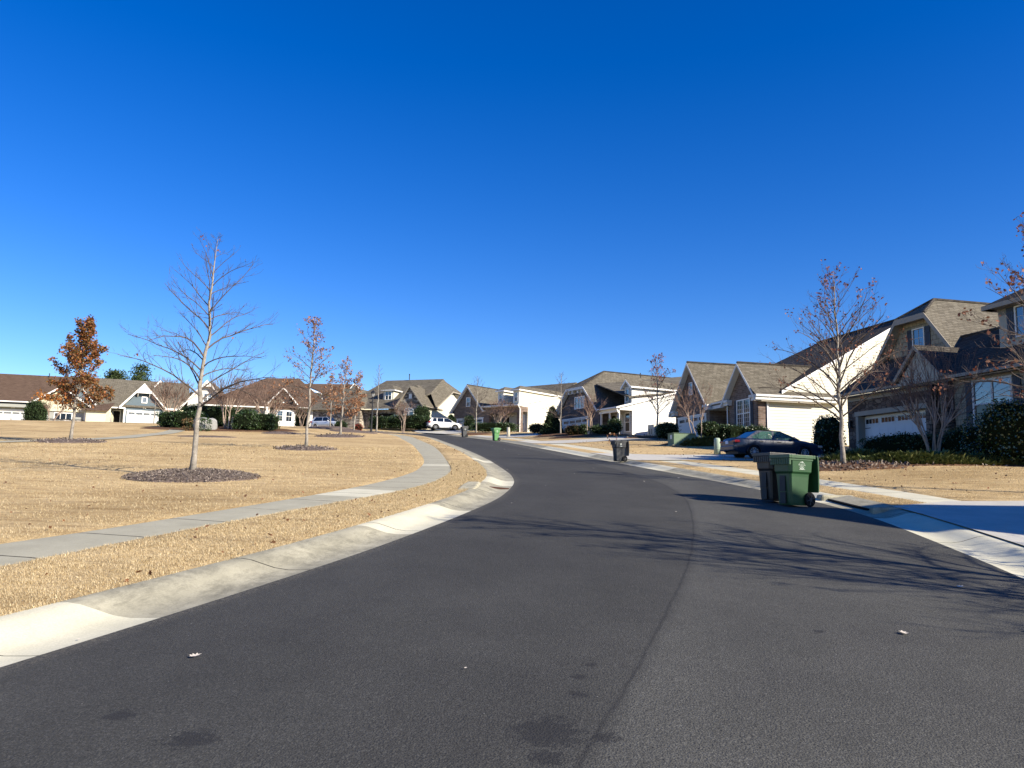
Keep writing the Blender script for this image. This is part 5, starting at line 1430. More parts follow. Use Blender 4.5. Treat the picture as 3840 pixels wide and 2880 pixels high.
crape('crape_myrtle', -67.0, 112.0, 4.3, 'small bare tree before the triple window at far left', 38, 4, 34, 0.06, 0.016, fork=0.34, wide=1.2, group='bare crape myrtles')
crape('crape_myrtle', -13.3, 95.0, 4.4, 'bare tree in front of the arched window', 39, 4, 26, 0.045, 0.013, fork=0.34, wide=1.4, group='bare crape myrtles')
crape('crape_myrtle', -29.5, 108.0, 4.0, 'thin bare tree beside the white bay window', 40, 4, 30, 0.045, 0.016, fork=0.34, wide=1.3, group='bare crape myrtles')

# hedges and shrubs
GH = 'clipped evergreen hedges'
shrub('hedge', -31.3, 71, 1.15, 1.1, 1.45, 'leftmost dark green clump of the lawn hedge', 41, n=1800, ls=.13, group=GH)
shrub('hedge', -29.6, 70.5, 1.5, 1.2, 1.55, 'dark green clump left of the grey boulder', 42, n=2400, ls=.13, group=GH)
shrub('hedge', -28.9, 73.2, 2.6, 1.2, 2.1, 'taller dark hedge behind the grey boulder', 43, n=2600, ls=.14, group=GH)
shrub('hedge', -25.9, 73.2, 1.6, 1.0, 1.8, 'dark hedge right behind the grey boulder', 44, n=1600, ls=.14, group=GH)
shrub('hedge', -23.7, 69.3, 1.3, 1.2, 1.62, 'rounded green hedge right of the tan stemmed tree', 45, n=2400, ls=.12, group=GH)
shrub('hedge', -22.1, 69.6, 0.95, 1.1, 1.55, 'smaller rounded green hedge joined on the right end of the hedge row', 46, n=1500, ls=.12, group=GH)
shrub('evergreen_shrub', -28.3, 67.4, 0.42, 0.4, 1.1, 'loose green bush in front of the grey boulder', 47, 'spirea', n=300, ls=.11, core=False)
shrub('evergreen_shrub', -26.75, 67.2, 0.5, 0.4, 1.15, 'sparse green bush leaning on the grey boulder', 48, 'holly', n=520, ls=.12, core=False)
shrub('conifer_shrub', -71.8, 116, 1.45, 1.4, 4.0, 'large dark rounded conifer beside the left garage door', 49, 'conif', n=2600, ls=.22, e=0.8, zsink=.6)
shrub('conifer_shrub', -30.2, 111, 1.0, 1.0, 3.4, 'upright evergreen right of the bay window', 50, 'conif', n=1500, ls=.2, e=0.8, zsink=.7)
mound(-26.5, 70.6, 7.6, 3.4, 0.12, 'straw', 0, 14)
mound(-19.7, 66, 1.8, 0.9, 0.16, 'mulch', 0, 15)
mound(-21.5, 54.5, 2.2, 0.9, 0.07, 'mulch', 0, 16)
# right side
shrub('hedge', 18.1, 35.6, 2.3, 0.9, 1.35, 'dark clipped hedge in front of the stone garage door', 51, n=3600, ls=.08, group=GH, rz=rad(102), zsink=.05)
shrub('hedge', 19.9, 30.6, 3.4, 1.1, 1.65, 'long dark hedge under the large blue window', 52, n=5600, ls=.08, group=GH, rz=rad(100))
shrub('camellia', 18.0, 27.6, 1.0, 0.9, 2.35, 'glossy leaved upright shrub at the right edge', 53, 'gloss', n=3600, ls=.09, e=0.8)
shrub('camellia', 17.3, 28.6, 0.45, 0.45, 1.9, 'narrow glossy shrub left of the upright one at the right edge', 54, 'gloss', n=900, ls=.08, e=0.8, core=False)
shrub('evergreen_shrub', 15.95, 38.6, 0.72, 0.72, 2.15, 'dark evergreen against the cream wall behind the oak trunk', 55, 'gloss', n=2100, ls=.09, e=0.8)
shrub('ball_shrub', 12.75, 49.6, 0.8, 0.8, 1.05, 'dark ball shaped bush beside the brick garage door', 56, n=1100, ls=.09, e=0.9, zsink=-.35)
shrub('ball_shrub', 11.7, 57.6, 0.9, 0.9, 1.35, 'black green ball bush at the white wall corner', 57, n=1100, ls=.09, e=0.9)
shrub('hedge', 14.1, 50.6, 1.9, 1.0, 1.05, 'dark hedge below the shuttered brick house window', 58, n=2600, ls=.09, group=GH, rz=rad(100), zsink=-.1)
shrub('boxwood', 15.7, 49.3, 0.9, 0.7, 1.2, 'lighter leafy bush above the blue sedan boot', 59, 'holly', n=1300, ls=.1, e=.8)
shrub('conifer_shrub', 4.07, 76, 1.25, 1.1, 2.7, 'dark cone shaped evergreen beside the pale wall', 60, 'conif', n=1700, ls=.16, cone=True)
shrub('conifer_shrub', -8.0, 102.0, 1.2, 1.1, 2.0, 'dark conifer behind the white hatchback', 61, 'conif', n=1500, ls=.18, cone=True)
shrub('spirea', 2.74, 84, 0.85, 0.7, 1.05, 'small reddish brown shrub by the pale wall', 62, 'spirea', n=700, ls=.12, e=.9)
shrub('spirea', 5.81, 70, 0.95, 0.8, 0.95, 'brown twiggy shrub before the charcoal brick garage', 63, 'spirea', n=900, ls=.1, e=.9)
shrub('boxwood', 8.95, 66.6, 0.65, 0.6, 1.35, 'tallest green shrub by the white porch post', 64, n=1300, ls=.1, e=.8, zsink=-.1)
shrub('boxwood', 7.9, 67.2, 1.0, 0.6, .8, 'row of low green shrubs before the porch', 65, n=1300, ls=.1, e=.8, zsink=-.1)
shrub('ball_shrub', 6.6, 69.5, 0.5, 0.5, 1.0, 'small dark ball bush left of the fan shaped tree', 66, n=500, ls=.1, e=.9)
shrub('hedge', -2.0, 91.0, 2.9, 0.9, 1.05, 'long clipped hedge before the low brick porch', 67, n=2600, ls=.12, group=GH, rz=rad(-14), zsink=-.12)
shrub('ball_shrub', -5.2, 95.6, 0.75, 0.7, 1.9, 'dark rounded bush at the left end of the clipped hedge', 68, n=800, ls=.12, e=.8, zsink=-.1)
shrub('hedge', -13.2, 99.4, 3.0, 1.2, 1.9, 'dark hedge beneath the arched window', 69, n=2200, ls=.13, group=GH, rz=rad(-20))
shrub('hedge', -17.0, 100.5, 1.6, 1.0, 1.6, 'dark bush left of the arched window', 70, n=1200, ls=.13, group=GH, rz=rad(-20))
shrub('evergreen_shrub', -11.6, 99.6, 1.15, 1.1, 3.1, 'tall dark bush behind the rear of the white hatchback', 71, 'conif', n=1500, ls=.16, e=.8)
shrub('red_bush', -18.3, 92, 0.55, 0.5, 0.9, 'small bright red bush beside the street lamp', 72, 'redbush', n=300, ls=.12, e=.9)
shrub('boxwood', -20.6, 93, 0.8, 0.7, 1.25, 'green bush left of the red bush', 73, n=500, ls=.14, e=.8)
shrub('crepe_sprout', 7.0, 53.0, 0.35, 0.3, 0.75, 'small leafy sprout above the charcoal cart', 74, 'brownleaf', n=60, ls=.12, e=.9, core=False)
def juniper(x, y, rx, ry, h, seed, n, rz=0.0, ls=0.26):
    rng = random.Random(seed); mb = MB(); cz, sz = math.cos(rz), math.sin(rz)
    for i in range(n):
        r = math.sqrt(rng.random()); a = rng.uniform(0, 6.28)
        lx, ly = rx * r * math.cos(a), ry * r * math.sin(a)
        px, py = x + lx * cz - ly * sz, y + lx * sz + ly * cz
        hh = h * (1 - r ** 3) * (0.7 + 0.5 * mnoise.noise(Vector((px * .9, py * .9, seed))))
        p = Vector((px, py, H(px, py) + rng.uniform(0.25, 1.0) * max(0.03, hh)))
        d = Vector((math.cos(a) + rng.gauss(0, .5), math.sin(a) + rng.gauss(0, .5), rng.uniform(.1, .9))).normalized()
        s = d.cross(UP).normalized() * 0.035
        L = ls * rng.uniform(.5, 1.2)
        mb.face([p - s, p + s, p + d * L])
        mb.face([p + d * L * .3 - s * 1.6, p + d * L * .3 + s * 1.6 + UP * .03, p + d * L * .8 + UP * .04])
    o = mb.build('juniper_groundcover', M['juniper'], None, fix=False); o['kind'] = 'stuff'
    return o
juniper(15.3, 27.9, 3.3, 0.9, 0.5, 3, 7000, rad(-6))
juniper(13.6, 30.0, 1.5, 1.0, 0.45, 4, 2500, 0)
juniper(11.5, 47.6, 1.6, 1.2, 0.65, 5, 2600, 0)
mound(15.2, 28.6, 5.4, 1.9, 0.10, 'straw', 1500, 17, 0.09, rad(-4))
mound(17.5, 33.8, 3.8, 2.0, 0.05, 'straw', 0, 18, 0.1, rad(102))
mound(11.9, 48.4, 2.6, 1.9, 0.08, 'straw', 0, 19)
mound(7.2, 67.3, 4.2, 1.9, 0.1, 'straw', 0, 20)
mound(5.0, 75, 2.6, 1.3, 0.1, 'straw', 0, 21)
# trees far behind the left houses
def pine(name, x, y, h, label, seed):
    rng = random.Random(seed); z = 9.0
    root = empty(name, (x, y, z), 0, label, 'tree', 'trees beyond the left houses')
    MB().tube([(0, 0, 0), (0.2, 0, h * .5), (0, 0, h * .96)], [.28, .2, .06], 7).build('trunk', M['bark'], root, smooth=True)
    mb = MB()
    for c in range(46):
        t = rng.uniform(.5, 1.0); a = rng.uniform(0, 6.28); rr = (1.02 - t) ** .55 * h * .30 * rng.uniform(.3, 1)
        cx, cy, cz = rr * math.cos(a), rr * math.sin(a), h * t
        for i in range(90):
            q = Vector((rng.gauss(0, .75), rng.gauss(0, .75), rng.gauss(0, .38)))
            put_leaf(mb, Vector((cx, cy, cz)) + q, .42, rng, False, -.6)
    mb.build('crown', M['pine'], root, fix=False)
pine('pine_tree', -83.0, 170, 17.3, 'round topped pine rising behind the grey roofs', 81)
pine('pine_tree', -89.0, 172, 16.2, 'loose pine crown just right of the russet oak', 82)
pine('pine_tree', -76.5, 168, 12.4, 'low dark pine right of the round topped pine', 83)
pine('pine_tree', -71.5, 172, 11.4, 'lowest dark pine crown above the white house ridge', 84)
for i, (x, y, h, lb) in enumerate([(-64, 165, 11, 'grey bare tree behind the white gable'), (-59, 160, 11.5, 'purplish bare tree behind the white gable ridge'), (-55, 158, 12, 'bare tree left of the brown hipped roof'), (-50.5, 155, 11.5, 'bare tree crown touching the brown hipped roof'), (-94, 168, 12.5, 'thin bare tree beside the loose pine')]):
    oak('bare_tree', x, y, h, lb, 90 + i, first=0.2, spread=0.36, nprim=28, r0=0.16, minr=0.022, sub=9, group='trees beyond the left houses', base=8.8, upright=12, twigm='crapetwig')

# ------------------------------------------------------------------ grass blades on the near verge and lawn
def grass():
    rng = random.Random(5)
    vs = []; fs = []
    def blade(x, y, k):
        z = H(x, y) - 0.005
        a = rng.uniform(0, 6.28); L = rng.uniform(.014, .030) * k; w = rng.uniform(.0018, .0034) * k
        dx, dy = math.cos(a), math.sin(a); ln = rng.uniform(.3, 1.3)
        i = len(vs)
        vs.append((x - dy * w, y + dx * w, z)); vs.append((x + dy * w, y - dx * w, z))
        vs.append((x + dx * L * ln, y + dy * L * ln, z + L))
        fs.append((i, i + 1, i + 2))
    # verge between kerb and walk
    for i in range(190000):
        y = 5.0 + 24 * (rng.random() ** 1.7)
        a, b = SLI(y), KL(y)
        x = lerp(a - .015, b + .02, rng.random())
        if mnoise.noise(Vector((x * 2.2, y * 1.6, 3))) < -.12 and rng.random() < .55: continue
        blade(x, y, (1.0 + (y - 5) * .035) * (1 + .35 * mnoise.noise(Vector((x * 5, y * 5, 1)))))
    for i in range(230000):
        y = 8 + 34 * (rng.random() ** 1.55)
        w = min(0.75 * y + 2, 26)
        x = SLO(y) + .01 - (w) * rng.random() ** 1.1
        if mnoise.noise(Vector((x * .7, y * 1.5, 7))) < -.08 and rng.random() < .7: continue
        blade(x, y, (1.0 + (y - 6) * .04) * (1 + .35 * mnoise.noise(Vector((x * 3, y * 3, 1)))))
    for i in range(60000):
        y = 15 + 14 * rng.random() ** 1.1
        x = SRO(y) + 9 * rng.random() if y > 17.2 and rng.random() < .8 else lerp(KR(y), SRI(y), rng.random())
        blade(x, y, 1.35)
    me = bpy.data.meshes.new('grass'); me.from_pydata(vs, [], fs); me.materials.append(M['blade']); me.update()
    o = bpy.data.objects.new('grass', me); COL.objects.link(o); o['kind'] = 'stuff'
grass()
def leaf_litter():
    rng = random.Random(8); mb = MB()
    for i in range(900):
        y = 7 + 60 * rng.random() ** 1.3
        x = SLO(y) - rng.random() * (y * .8 + 3) if rng.random() < .8 else lerp(SLI(y), KL(y), rng.random())
        p = Vector((x, y, H(x, y) + .03)); put_leaf(mb, p, rng.uniform(.03, .075), rng, True, 0)
    for i in range(500):
        y = 18 + 40 * rng.random(); x = SRO(y) + rng.random() * 8
        p = Vector((x, y, H(x, y) + .03)); put_leaf(mb, p, rng.uniform(.05, .1), rng, False, 0)
    o = mb.build('leaf_litter', M['litter'], None, fix=False); o['kind'] = 'stuff'
leaf_litter()
# single pale leaves on the asphalt
rng = random.Random(4)
proto = None
LEAF = [(3.05, 6.1, .13), (-2.02, 5.2, .12), (4.15, 6.3, .12), (-.25, 5.0, .035), (4.6, 8.0, .12), (4.9, 10.4, .11), (.05, 15.2, .09), (.12, 15.5, .08), (3.6, 13.9, .09), (3.0, 14.0, .08), (-.35, 44, .14), (-.1, 26, .12), (3.7, 21.3, .12), (5.1, 23.4, .13), (-3.0, 5.6, .04), (1.1, 30, .12), (2.2, 33, .13), (.4, 37, .13), (-1.2, 50, .16), (1.2, 47, .16), (2.9, 27, .12), (.9, 19.5, .08), (2.0, 24, .1), (-.6, 31, .12)]
for i, (x, y, s) in enumerate(LEAF):
    if proto is None:
        mb = MB(); d = Vector((1, 0, .12)); a = Vector((0, 1, .1))
        mb.face([d * (q - .5) + a * p + Vector((0, 0, .25 * (q - .5) ** 2 + .4 * abs(p) * .5)) for p, q in OAKLEAF])
        proto = mb.build('fallen_leaf', M['paleleaf'], None, fix=False)
        o = proto
    else:
        o = proto.copy(); COL.objects.link(o)
    xl, xr = XL(y), XR(y); t = (x - xl) / (xr - xl)
    o.location = (x, y, H0(x, y) + 0.05 * (1 - (2 * t - 1) ** 2) + .012)
    o.rotation_euler = (0, 0, rng.uniform(0, 6.28)); o.scale = (s * .68, s * .68, s * .68)
    tag(o, 'small dry pale leaf lying on the dark asphalt', 'leaf', 'dry leaves scattered on the street')

# ------------------------------------------------------------------ wheeled carts
def text_mesh(txt, size, name='text'):
    cu = bpy.data.curves.new(name, 'FONT'); cu.body = txt; cu.size = size; cu.align_x = 'CENTER'; cu.align_y = 'CENTER'
    o = bpy.data.objects.new(name, cu); COL.objects.link(o)
    bpy.context.view_layer.update()
    me = bpy.data.meshes.new_from_object(o.evaluated_get(bpy.context.evaluated_depsgraph_get()))
    vs = [tuple(v.co) for v in me.vertices]; fs = [tuple(p.vertices) for p in me.polygons]
    bpy.data.objects.remove(o); bpy.data.meshes.remove(me)
    return vs, fs
def cart(x, y, z, rz, label, m, lid_open=True, scale=1.0, logo=None, tilt=0.0):
    """local -x is the front, +x the handle and wheels; side facing -y carries the print"""
    root = empty('wheeled_cart', (x, y, z), rz, label, 'waste cart', 'wheeled carts put out along the street')
    root.scale = (scale * .84, scale * .90, scale)
    if tilt: root.rotation_euler = (0, tilt, rz)
    body = MB()
    def ring(z, fx, bx, w, ch):
        return [(-fx + ch, -w, z), (bx - ch * .5, -w, z), (bx, -w + ch * .5, z), (bx, w - ch * .5, z), (bx - ch * .5, w, z), (-fx + ch, w, z), (-fx, w - ch, z), (-fx, -w + ch, z)]
    rings = [ring(0.02, .235, .235, .215, .035), ring(0.08, .25, .245, .225, .04), ring(0.60, .295, .275, .255, .045), ring(0.66, .30, .28, .262, .045),
             ring(0.70, .335, .33, .300, .075), ring(0.94, .355, .345, .318, .08), ring(0.955, .355, .345, .318, .08)]
    vs = [p for r_ in rings for p in r_]; n = 8
    fs = [tuple(range(n - 1, -1, -1))]
    for j in range(len(rings) - 1):
        for i in range(n): fs.append((j * n + i, j * n + (i + 1) % n, (j + 1) * n + (i + 1) % n, (j + 1) * n + i))
    body.add(vs, fs)
    # recessed grip slots on the front face and the side rib
    for s in (-1, 1):
        body.prism([(-.14, s * .262), (.12, s * .262), (.10, s * .300), (-.12, s * .300)], 'z', .66, .70) if False else None
    b = body.build('body', M[m], root, bevel=.008)
    fr = MB(); fr.box(-.312, -.285, -.09, .09, .30, .62); fr.box(-.30, -.26, -.09, .09, .05, .28); fr.build('front_recess', M['trimblk'], b)
    gb = MB(); gb.tube([(-.30, -.09, .33), (-.30, .09, .33)], .012, 6); gb.build('lift_bar', M['chrome'], b)
    # rim collar
    rim = MB()
    o_, i_ = (.405, .385, .352), (.345, .33, .305)
    for (a, b2, c, d) in ((-o_[0], -i_[0], -o_[2], o_[2]), (i_[1], o_[1], -o_[2], o_[2]), (-i_[0], i_[1], -o_[2], -i_[2]), (-i_[0], i_[1], i_[2], o_[2])):
        rim.box(a, b2, c, d, .975, 1.045)
    for (a, b2, c, d) in ((-.385, -.335, -.33, .33), (-.335, .33, -.33, -.30), (-.335, .33, .30, .33)):
        rim.box(a, b2, c, d, .84 if a < -.36 else .93, .974)
    for k in range(8):
        q = -.27 + .077 * k; rim.box(-.398, -.386, q - .008, q + .008, .85, .97)
    rim.build('rim', M[m], root, bevel=.006)
    MB().box(-.34, .325, -.30, .30, .90, .905).build('dark_inside', M['dark'], root)
    hd = MB(); hd.tube([(.40, -.27, 1.0), (.47, -.25, 1.03), (.47, .25, 1.03), (.40, .27, 1.0)], .016, 8); hd.build('handle', M[m], root)
    lid = MB()
    if lid_open:
        # lid swung right back, hanging behind the cart
        prof_ = [(.47, 1.05), (.505, .99), (.52, .72), (.52, .42), (.50, .30), (.475, .29), (.48, .42), (.475, .72), (.46, .98), (.44, 1.03)]
        lid.prism(prof_, 'y', -.33, .33)
        lid.prism([(.50, .93), (.515, .70), (.515, .42), (.555, .42), (.56, .72), (.54, .95)], 'y', -.26, .26)
    else:
        lid.prism([(-.425, 1.047), (-.415, 1.085), (-.2, 1.125), (.2, 1.13), (.40, 1.10), (.44, 1.06), (.43, 1.047)], 'y', -.365, .365)
    lid.build('lid', M[m], root, bevel=.012)
    for s in (-1, 1):
        w = MB(); w.tube([(.27, s * .245, .145), (.27, s * .30, .145)], .15, 24)
        wh = w.build('wheel', M['tyre'], root, bevel=.012)
        h = MB(); h.tube([(.27, s * .301, .145), (.27, s * .309, .145)], .045, 12)
        for k in range(6):
            a = 6.283 * k / 6 + .3
            h.tube([(.27 + .03 * math.cos(a), s * .303, .145 + .03 * math.sin(a)), (.27 + .115 * math.cos(a), s * .303, .145 + .115 * math.sin(a))], .011, 4)
        h.build('hub', M['greycart'], wh)
    ax = MB(); ax.tube([(.27, -.245, .145), (.27, .245, .145)], .012, 6); ax.build('axle', M['trimblk'], root)
    if logo:
        yy = -.3165
        lg = MB()
        def arc(cx, cz, r, a0, a1, t=.005, n=20):
            for k in range(n):
                a, b_ = rad(lerp(a0, a1, k / n)), rad(lerp(a0, a1, (k + 1) / n))
                q = [(cx + rr * math.cos(t_), yy - .0035, cz + rr * math.sin(t_)) for (t_, rr) in ((a, r - t), (b_, r - t), (b_, r + t), (a, r + t))]
                lg.face(q)
        def put(txt, size, cx, cz):
            v, f_ = text_mesh(txt, size)
            lg.add([(cx + p[0], yy - .005, cz + p[1]) for p in v], f_)
        if logo == 'ring':
            arc(0, .835, .075, 15, 95, .0025); arc(0, .835, .075, 108, 165, .0025); arc(0, .835, .075, 205, 335, .0025); arc(0, .835, .04, 200, 340, .004)
            lg.face([(-.008, yy - .004, .892), (.0, yy - .004, .915), (.012, yy - .004, .902), (.004, yy - .004, .868)])
            put('Simer Sanitation Inc.', .026, 0, .842); put('(704) 588-4491', .022, 0, .764); lg.face([(-.082, yy - .0045, .748), (.082, yy - .0045, .748), (.082, yy - .0045, .752), (-.082, yy - .0045, .752)])
        else:
            arc(0, .84, .045, 15, 165, .008); arc(0, .82, .03, 0, 180, .008); arc(0, .80, .05, 200, 250, .006); arc(0, .80, .05, 290, 340, .006)
            lg.face([(-.075, yy - .0045, .742), (.075, yy - .0045, .742), (.075, yy - .0045, .762), (-.075, yy - .0045, .762)])
        lg.build('printed_logo', M['decal'], root, fix=False)
    return root
cart(5.74, 15.75, H0(5.8, 15.75) + .03, rad(20), 'green cart with hanging lid and round white print, nearest the camera', 'greencart', True, .98, 'ring', 0.02)
cart(5.62, 16.5, H0(5.6, 16.6) + .03, rad(18), 'black cart with open lid standing behind the nearest green cart', 'blackcart', True, .98, None, 0.02)
cart(4.62, 32.9, H0(4.62, 32.9) + .03, rad(14), 'charcoal cart with lid hanging open, alone halfway up the kerb', 'greycart', True, 0.86, 'arc')
cart(-1.30, 66.0, H0(-1.3, 66) + .0, rad(28), 'bright green closed cart in front of the clipped hedge', 'limecart', False, 0.98, 'arc')
cart(-4.80, 79.0, H0(-4.8, 79) + .0, rad(24), 'charcoal closed cart near the white hatchback, farthest up the street', 'greycart', False, 0.98, 'arc')
cart(-17.9, 101.8, H(-17.9, 101.8), rad(-20), 'dark closed cart by the stone house garage behind the thin trees', 'greycart', False, 1.0, 'arc')

# ------------------------------------------------------------------ cars
def car(name, loc, rz, label, paint, P, glassm='carglass'):
    root = empty(name, loc, rz, label, 'car', 'cars parked in driveways')
    L, W = P['L'], P['W'] / 2
    R = P['R']; wx = P['wheels']
    tops = P['top']; lows = P['low']
    st = sorted(set([round(i * L / 40, 4) for i in range(41)]))
    body = MB(); vs = []; fs = []
    def zlow(x):
        z = interp(lows, x)
        for c in wx:
            d = abs(x - c)
            if d < R * 1.17: z = max(z, R + math.sqrt((R * 1.17) ** 2 - d * d))
        return z
    def hw(x):
        e = min(x, L - x)
        return W * (1 - 0.16 * (1 - sm(0, 0.55, e)) - 0.02 * (1 - sm(.5, 1.5, e)))
    for x in st:
        zt = interp(tops, x); zl_ = min(zlow(x), zt - .12); w = hw(x); zm = max(zl_ + .03, min(zt - .16, .62 * P['k']))
        sec = [(w * .80, zl_), (w * .975, zl_ + .012), (w, zm), (w * .985, max(zm + .01, zt - .12)), (w * .95, zt - .045), (w * .86, zt), (w * .45, zt + .025), (0, zt + .035)]
        full = [(-a, b) for a, b in sec] + [(a, b) for a, b in sec[-2::-1]]
        vs += [(x, a, b) for a, b in full]
    n = 15
    for i in range(len(st) - 1):
        for j in range(n - 1): fs.append((i * n + j, i * n + j + 1, (i + 1) * n + j + 1, (i + 1) * n + j))
    fs.append(tuple(range(n))); fs.append(tuple((len(st) - 1) * n + j for j in range(n - 1, -1, -1)))
    body.add(vs, fs)
    bo = body.build('body', M[paint], root, smooth=True)
    for p in bo.data.polygons:
        if abs(p.normal.x) > .92: p.use_smooth = False
    und = MB(); und.box(.25, L - .25, -W * .8, W * .8, .20, .55); 
    for c in wx: und.box(c - R * 1.15, c + R * 1.15, -W * .62, W * .62, .2, R * 2.05)
    und.build('underbody', M['trimblk'], root)
    # cabin
    a, b, c, d = P['cab']; zb, zr = P['zb'], P['zr']; wb, wt = W * .90, W * P['tw']
    def S(x, t, s): return (x, s * (wb + (wt - wb) * t), zb + (zr - zb) * t)
    roof = MB(); K = 10; rv = []; rf = []
    for i in range(K + 1):
        x = lerp(b, c, i / K); zz = zr + .035 * math.sin(PI * i / K)
        for j in range(7):
            t = -1 + j / 3; rv.append((x, t * wt, zz + .03 * (1 - t * t)))
    for i in range(K):
        for j in range(6): rf.append((i * 7 + j, i * 7 + j + 1, (i + 1) * 7 + j + 1, (i + 1) * 7 + j))
    roof.add(rv, rf); roof.add([(q[0], q[1], q[2] - .04) for q in rv], rf)
    def sideline(x):           # cabin side height param available at x
        if x < b: return (x - a) / (b - a)
        if x > c: return (d - x) / (d - c)
        return 1.0
    def band(mb, pts, s, out=0.0):
        q = [S(x, t, s) for x, t in pts]
        q = [(p[0], p[1] + s * out, p[2]) for p in q]
        mb.face(q); mb.face([(p[0], p[1] - s * .03, p[2]) for p in q])
    pil = P['pillars']
    for s in (-1, 1):
        band(roof, [(b - .02, .93), (c + .02, .93), (c, 1.0), (b, 1.0)], s)
        band(roof, [(a, 0), (a + .10, 0), (b + .06, 1), (b, 1)], s)
        band(roof, [(d, 0), (d - .09, 0), (c - .05, 1), (c, 1)], s)
        for (x0_, x1_, lean) in pil: band(roof, [(x0_, 0), (x1_, 0), (x1_ + lean, 1), (x0_ + lean, 1)], s, .004)
        if P.get('quarter'):
            q0 = P['quarter']; band(roof, [(a, 0), (q0, 0), (q0 - .05, .25), (b + .25, .93), (b, 1)], s, .002)
    for (p0, p1) in (((a, 0), (b, 1)), ((d, 0), (c, 1))):
        for s in (-1, 1):
            A0, A1 = S(p0[0], p0[1], s), S(p1[0], p1[1], s)
            roof.face([A0, (A0[0], A0[1] * .90, A0[2]), (A1[0], A1[1] * .90, A1[2]), A1])
    roof.build('roof', M[paint], root, smooth=False)
    gl = MB()
    for s in (-1, 1):
        gl.face([S(a + .05, .0, s), S(d - .05, .0, s), S(c, .97, s), S(b, .97, s)])
    side = gl.build('side_windows', M[P.get('sideglass', glassm)], root, fix=False)
    g2 = MB(); g2.face([S(d, 0, -1), S(d, 0, 1), (c, wt, zr), (c, -wt, zr)]); g2.build('windscreen', M[glassm], root, fix=False)
    g3 = MB(); g3.face([S(a, 0, -1), S(a, 0, 1), (b, wt, zr), (b, -wt, zr)]); g3.build('rear_window', M[glassm], root, fix=False)
    fl = MB(); fl.box(a + .1, d - .1, -wb, wb, zb - .06, zb - .03) ; fl.build('parcel_shelf', M['dark'], root)
    for xs in P.get('seats', []):
        for s in (-.36, .36):
            q = MB(); q.box(xs - .06, xs + .06, s - .2, s + .2, zb - .1, zb + .17); q.ball((xs, s, zb + .27), .1, .6, 1.1, .9, 10, 6); q.build('seat', M['seat'], root, bevel=.03)
    for cx in wx:
        for s in (-1, 1):
            yy = s * (W - .10)
            w = MB(); w.tube([(cx, yy - s * .10, R), (cx, yy + s * .085, R)], R, 28); wh = w.build('wheel', M['tyre'], root, bevel=.02)
            rm = MB(); rm.tube([(cx, yy + s * .086, R), (cx, yy + s * .090, R)], R * .66, 24); rm.build('wheel_disc', M['trimblk'], wh)
            sp = MB(); ns = P['spokes']
            for k in range(ns):
                t = 6.283 * k / ns
                sp.tube([(cx + .04 * math.cos(t), yy + s * .095, R + .04 * math.sin(t)), (cx + R * .60 * math.cos(t), yy + s * .097, R + R * .60 * math.sin(t))], P['spw'], 4)
            sp.tube([(cx + R * .63 * math.cos(6.283 * k / 24), yy + s * .094, R + R * .63 * math.sin(6.283 * k / 24)) for k in range(25)], .012, 4)
            sp.tube([(cx, yy + s * .09, R), (cx, yy + s * .105, R)], .05, 10)
            sp.build('rim', M['rim'], wh)
            ar = MB(); ar.tube([(cx + R * 1.15 * math.cos(PI * k / 14), s * (W - .005), R + R * 1.15 * math.sin(PI * k / 14)) for k in range(15)], P.get('flare', .018), 6)
            ar.build('wheel_arch', M['trimblk' if P.get('flare') else paint], root)
    ex = MB()
    for s in (-1, 1):
        for (x0_) in P['seams']:
            ex.tube([(x0_, s * (W + .001), .32), (x0_ + .02, s * (W + .002), .62), (x0_, s * (W * .955 + .004), zb - .03)], .005, 3)
        ex.box(.55, L - .6, s * W - .006, s * W + .006, .40, .44) if False else None
    ex.build('door_seams', M['trimblk'], root)
    for s in (-1, 1):
        for x0_ in P['handles']: MB().box(x0_, x0_ + .2, s * W - .015 * (s > 0) - .012, s * W + .015 * (s < 0) + .012, zb - .17, zb - .13).build('door_handle', M[P.get('handlem', 'trimblk')], root)
    for s in (-1, 1):
        mi = MB(); mi.ball((d - .42, s * (W + .06), zb + .06), .11, .8, 1.0, .7, 10, 6); mi.build('mirror', M[P.get('mirror', paint)], root, smooth=True)
        t = MB(); z0_, z1_ = P['tail']; t.box(-.012, P.get('tailwrap', .28), s * W * .60 if s > 0 else -W * 1.003 + 0.0, s * W * 1.003 if s > 0 else -W * .60, z0_, z1_)
        t.build('tail_lamp', M['redlamp'], root, bevel=.03)
        t = MB(); z0_, z1_ = P['head']; xx = L - P.get('headlen', .30)
        t.box(xx, L - .03, s * W * .50 if s > 0 else -W * .93, s * W * .93 if s > 0 else -W * .50, z0_, z1_); t.build('headlamp', M['clearlamp'], root, bevel=.05)
    pl = MB(); z0_ = P['platez']; pl.box(-.022, -.008, -.16, .16, z0_, z0_ + .16); pl.build('licence_plate', M['plate'], root)
    MB().box(-.05, .35, -W * .86, W * .86, *P['rbump']).build('bumper', M[P['bumpm']], root, bevel=.05); MB().box(L - .35, L + .04, -W * .84, W * .84, *P['fbump']).build('bumper', M[P['bumpm']], root, bevel=.05)
    gr = MB(); gr.box(L - .05, L + .045, -W * .42, W * .42, P['fbump'][1] + .01, P['head'][1]); gr.build('grille', M['trimblk'], root)
    return root
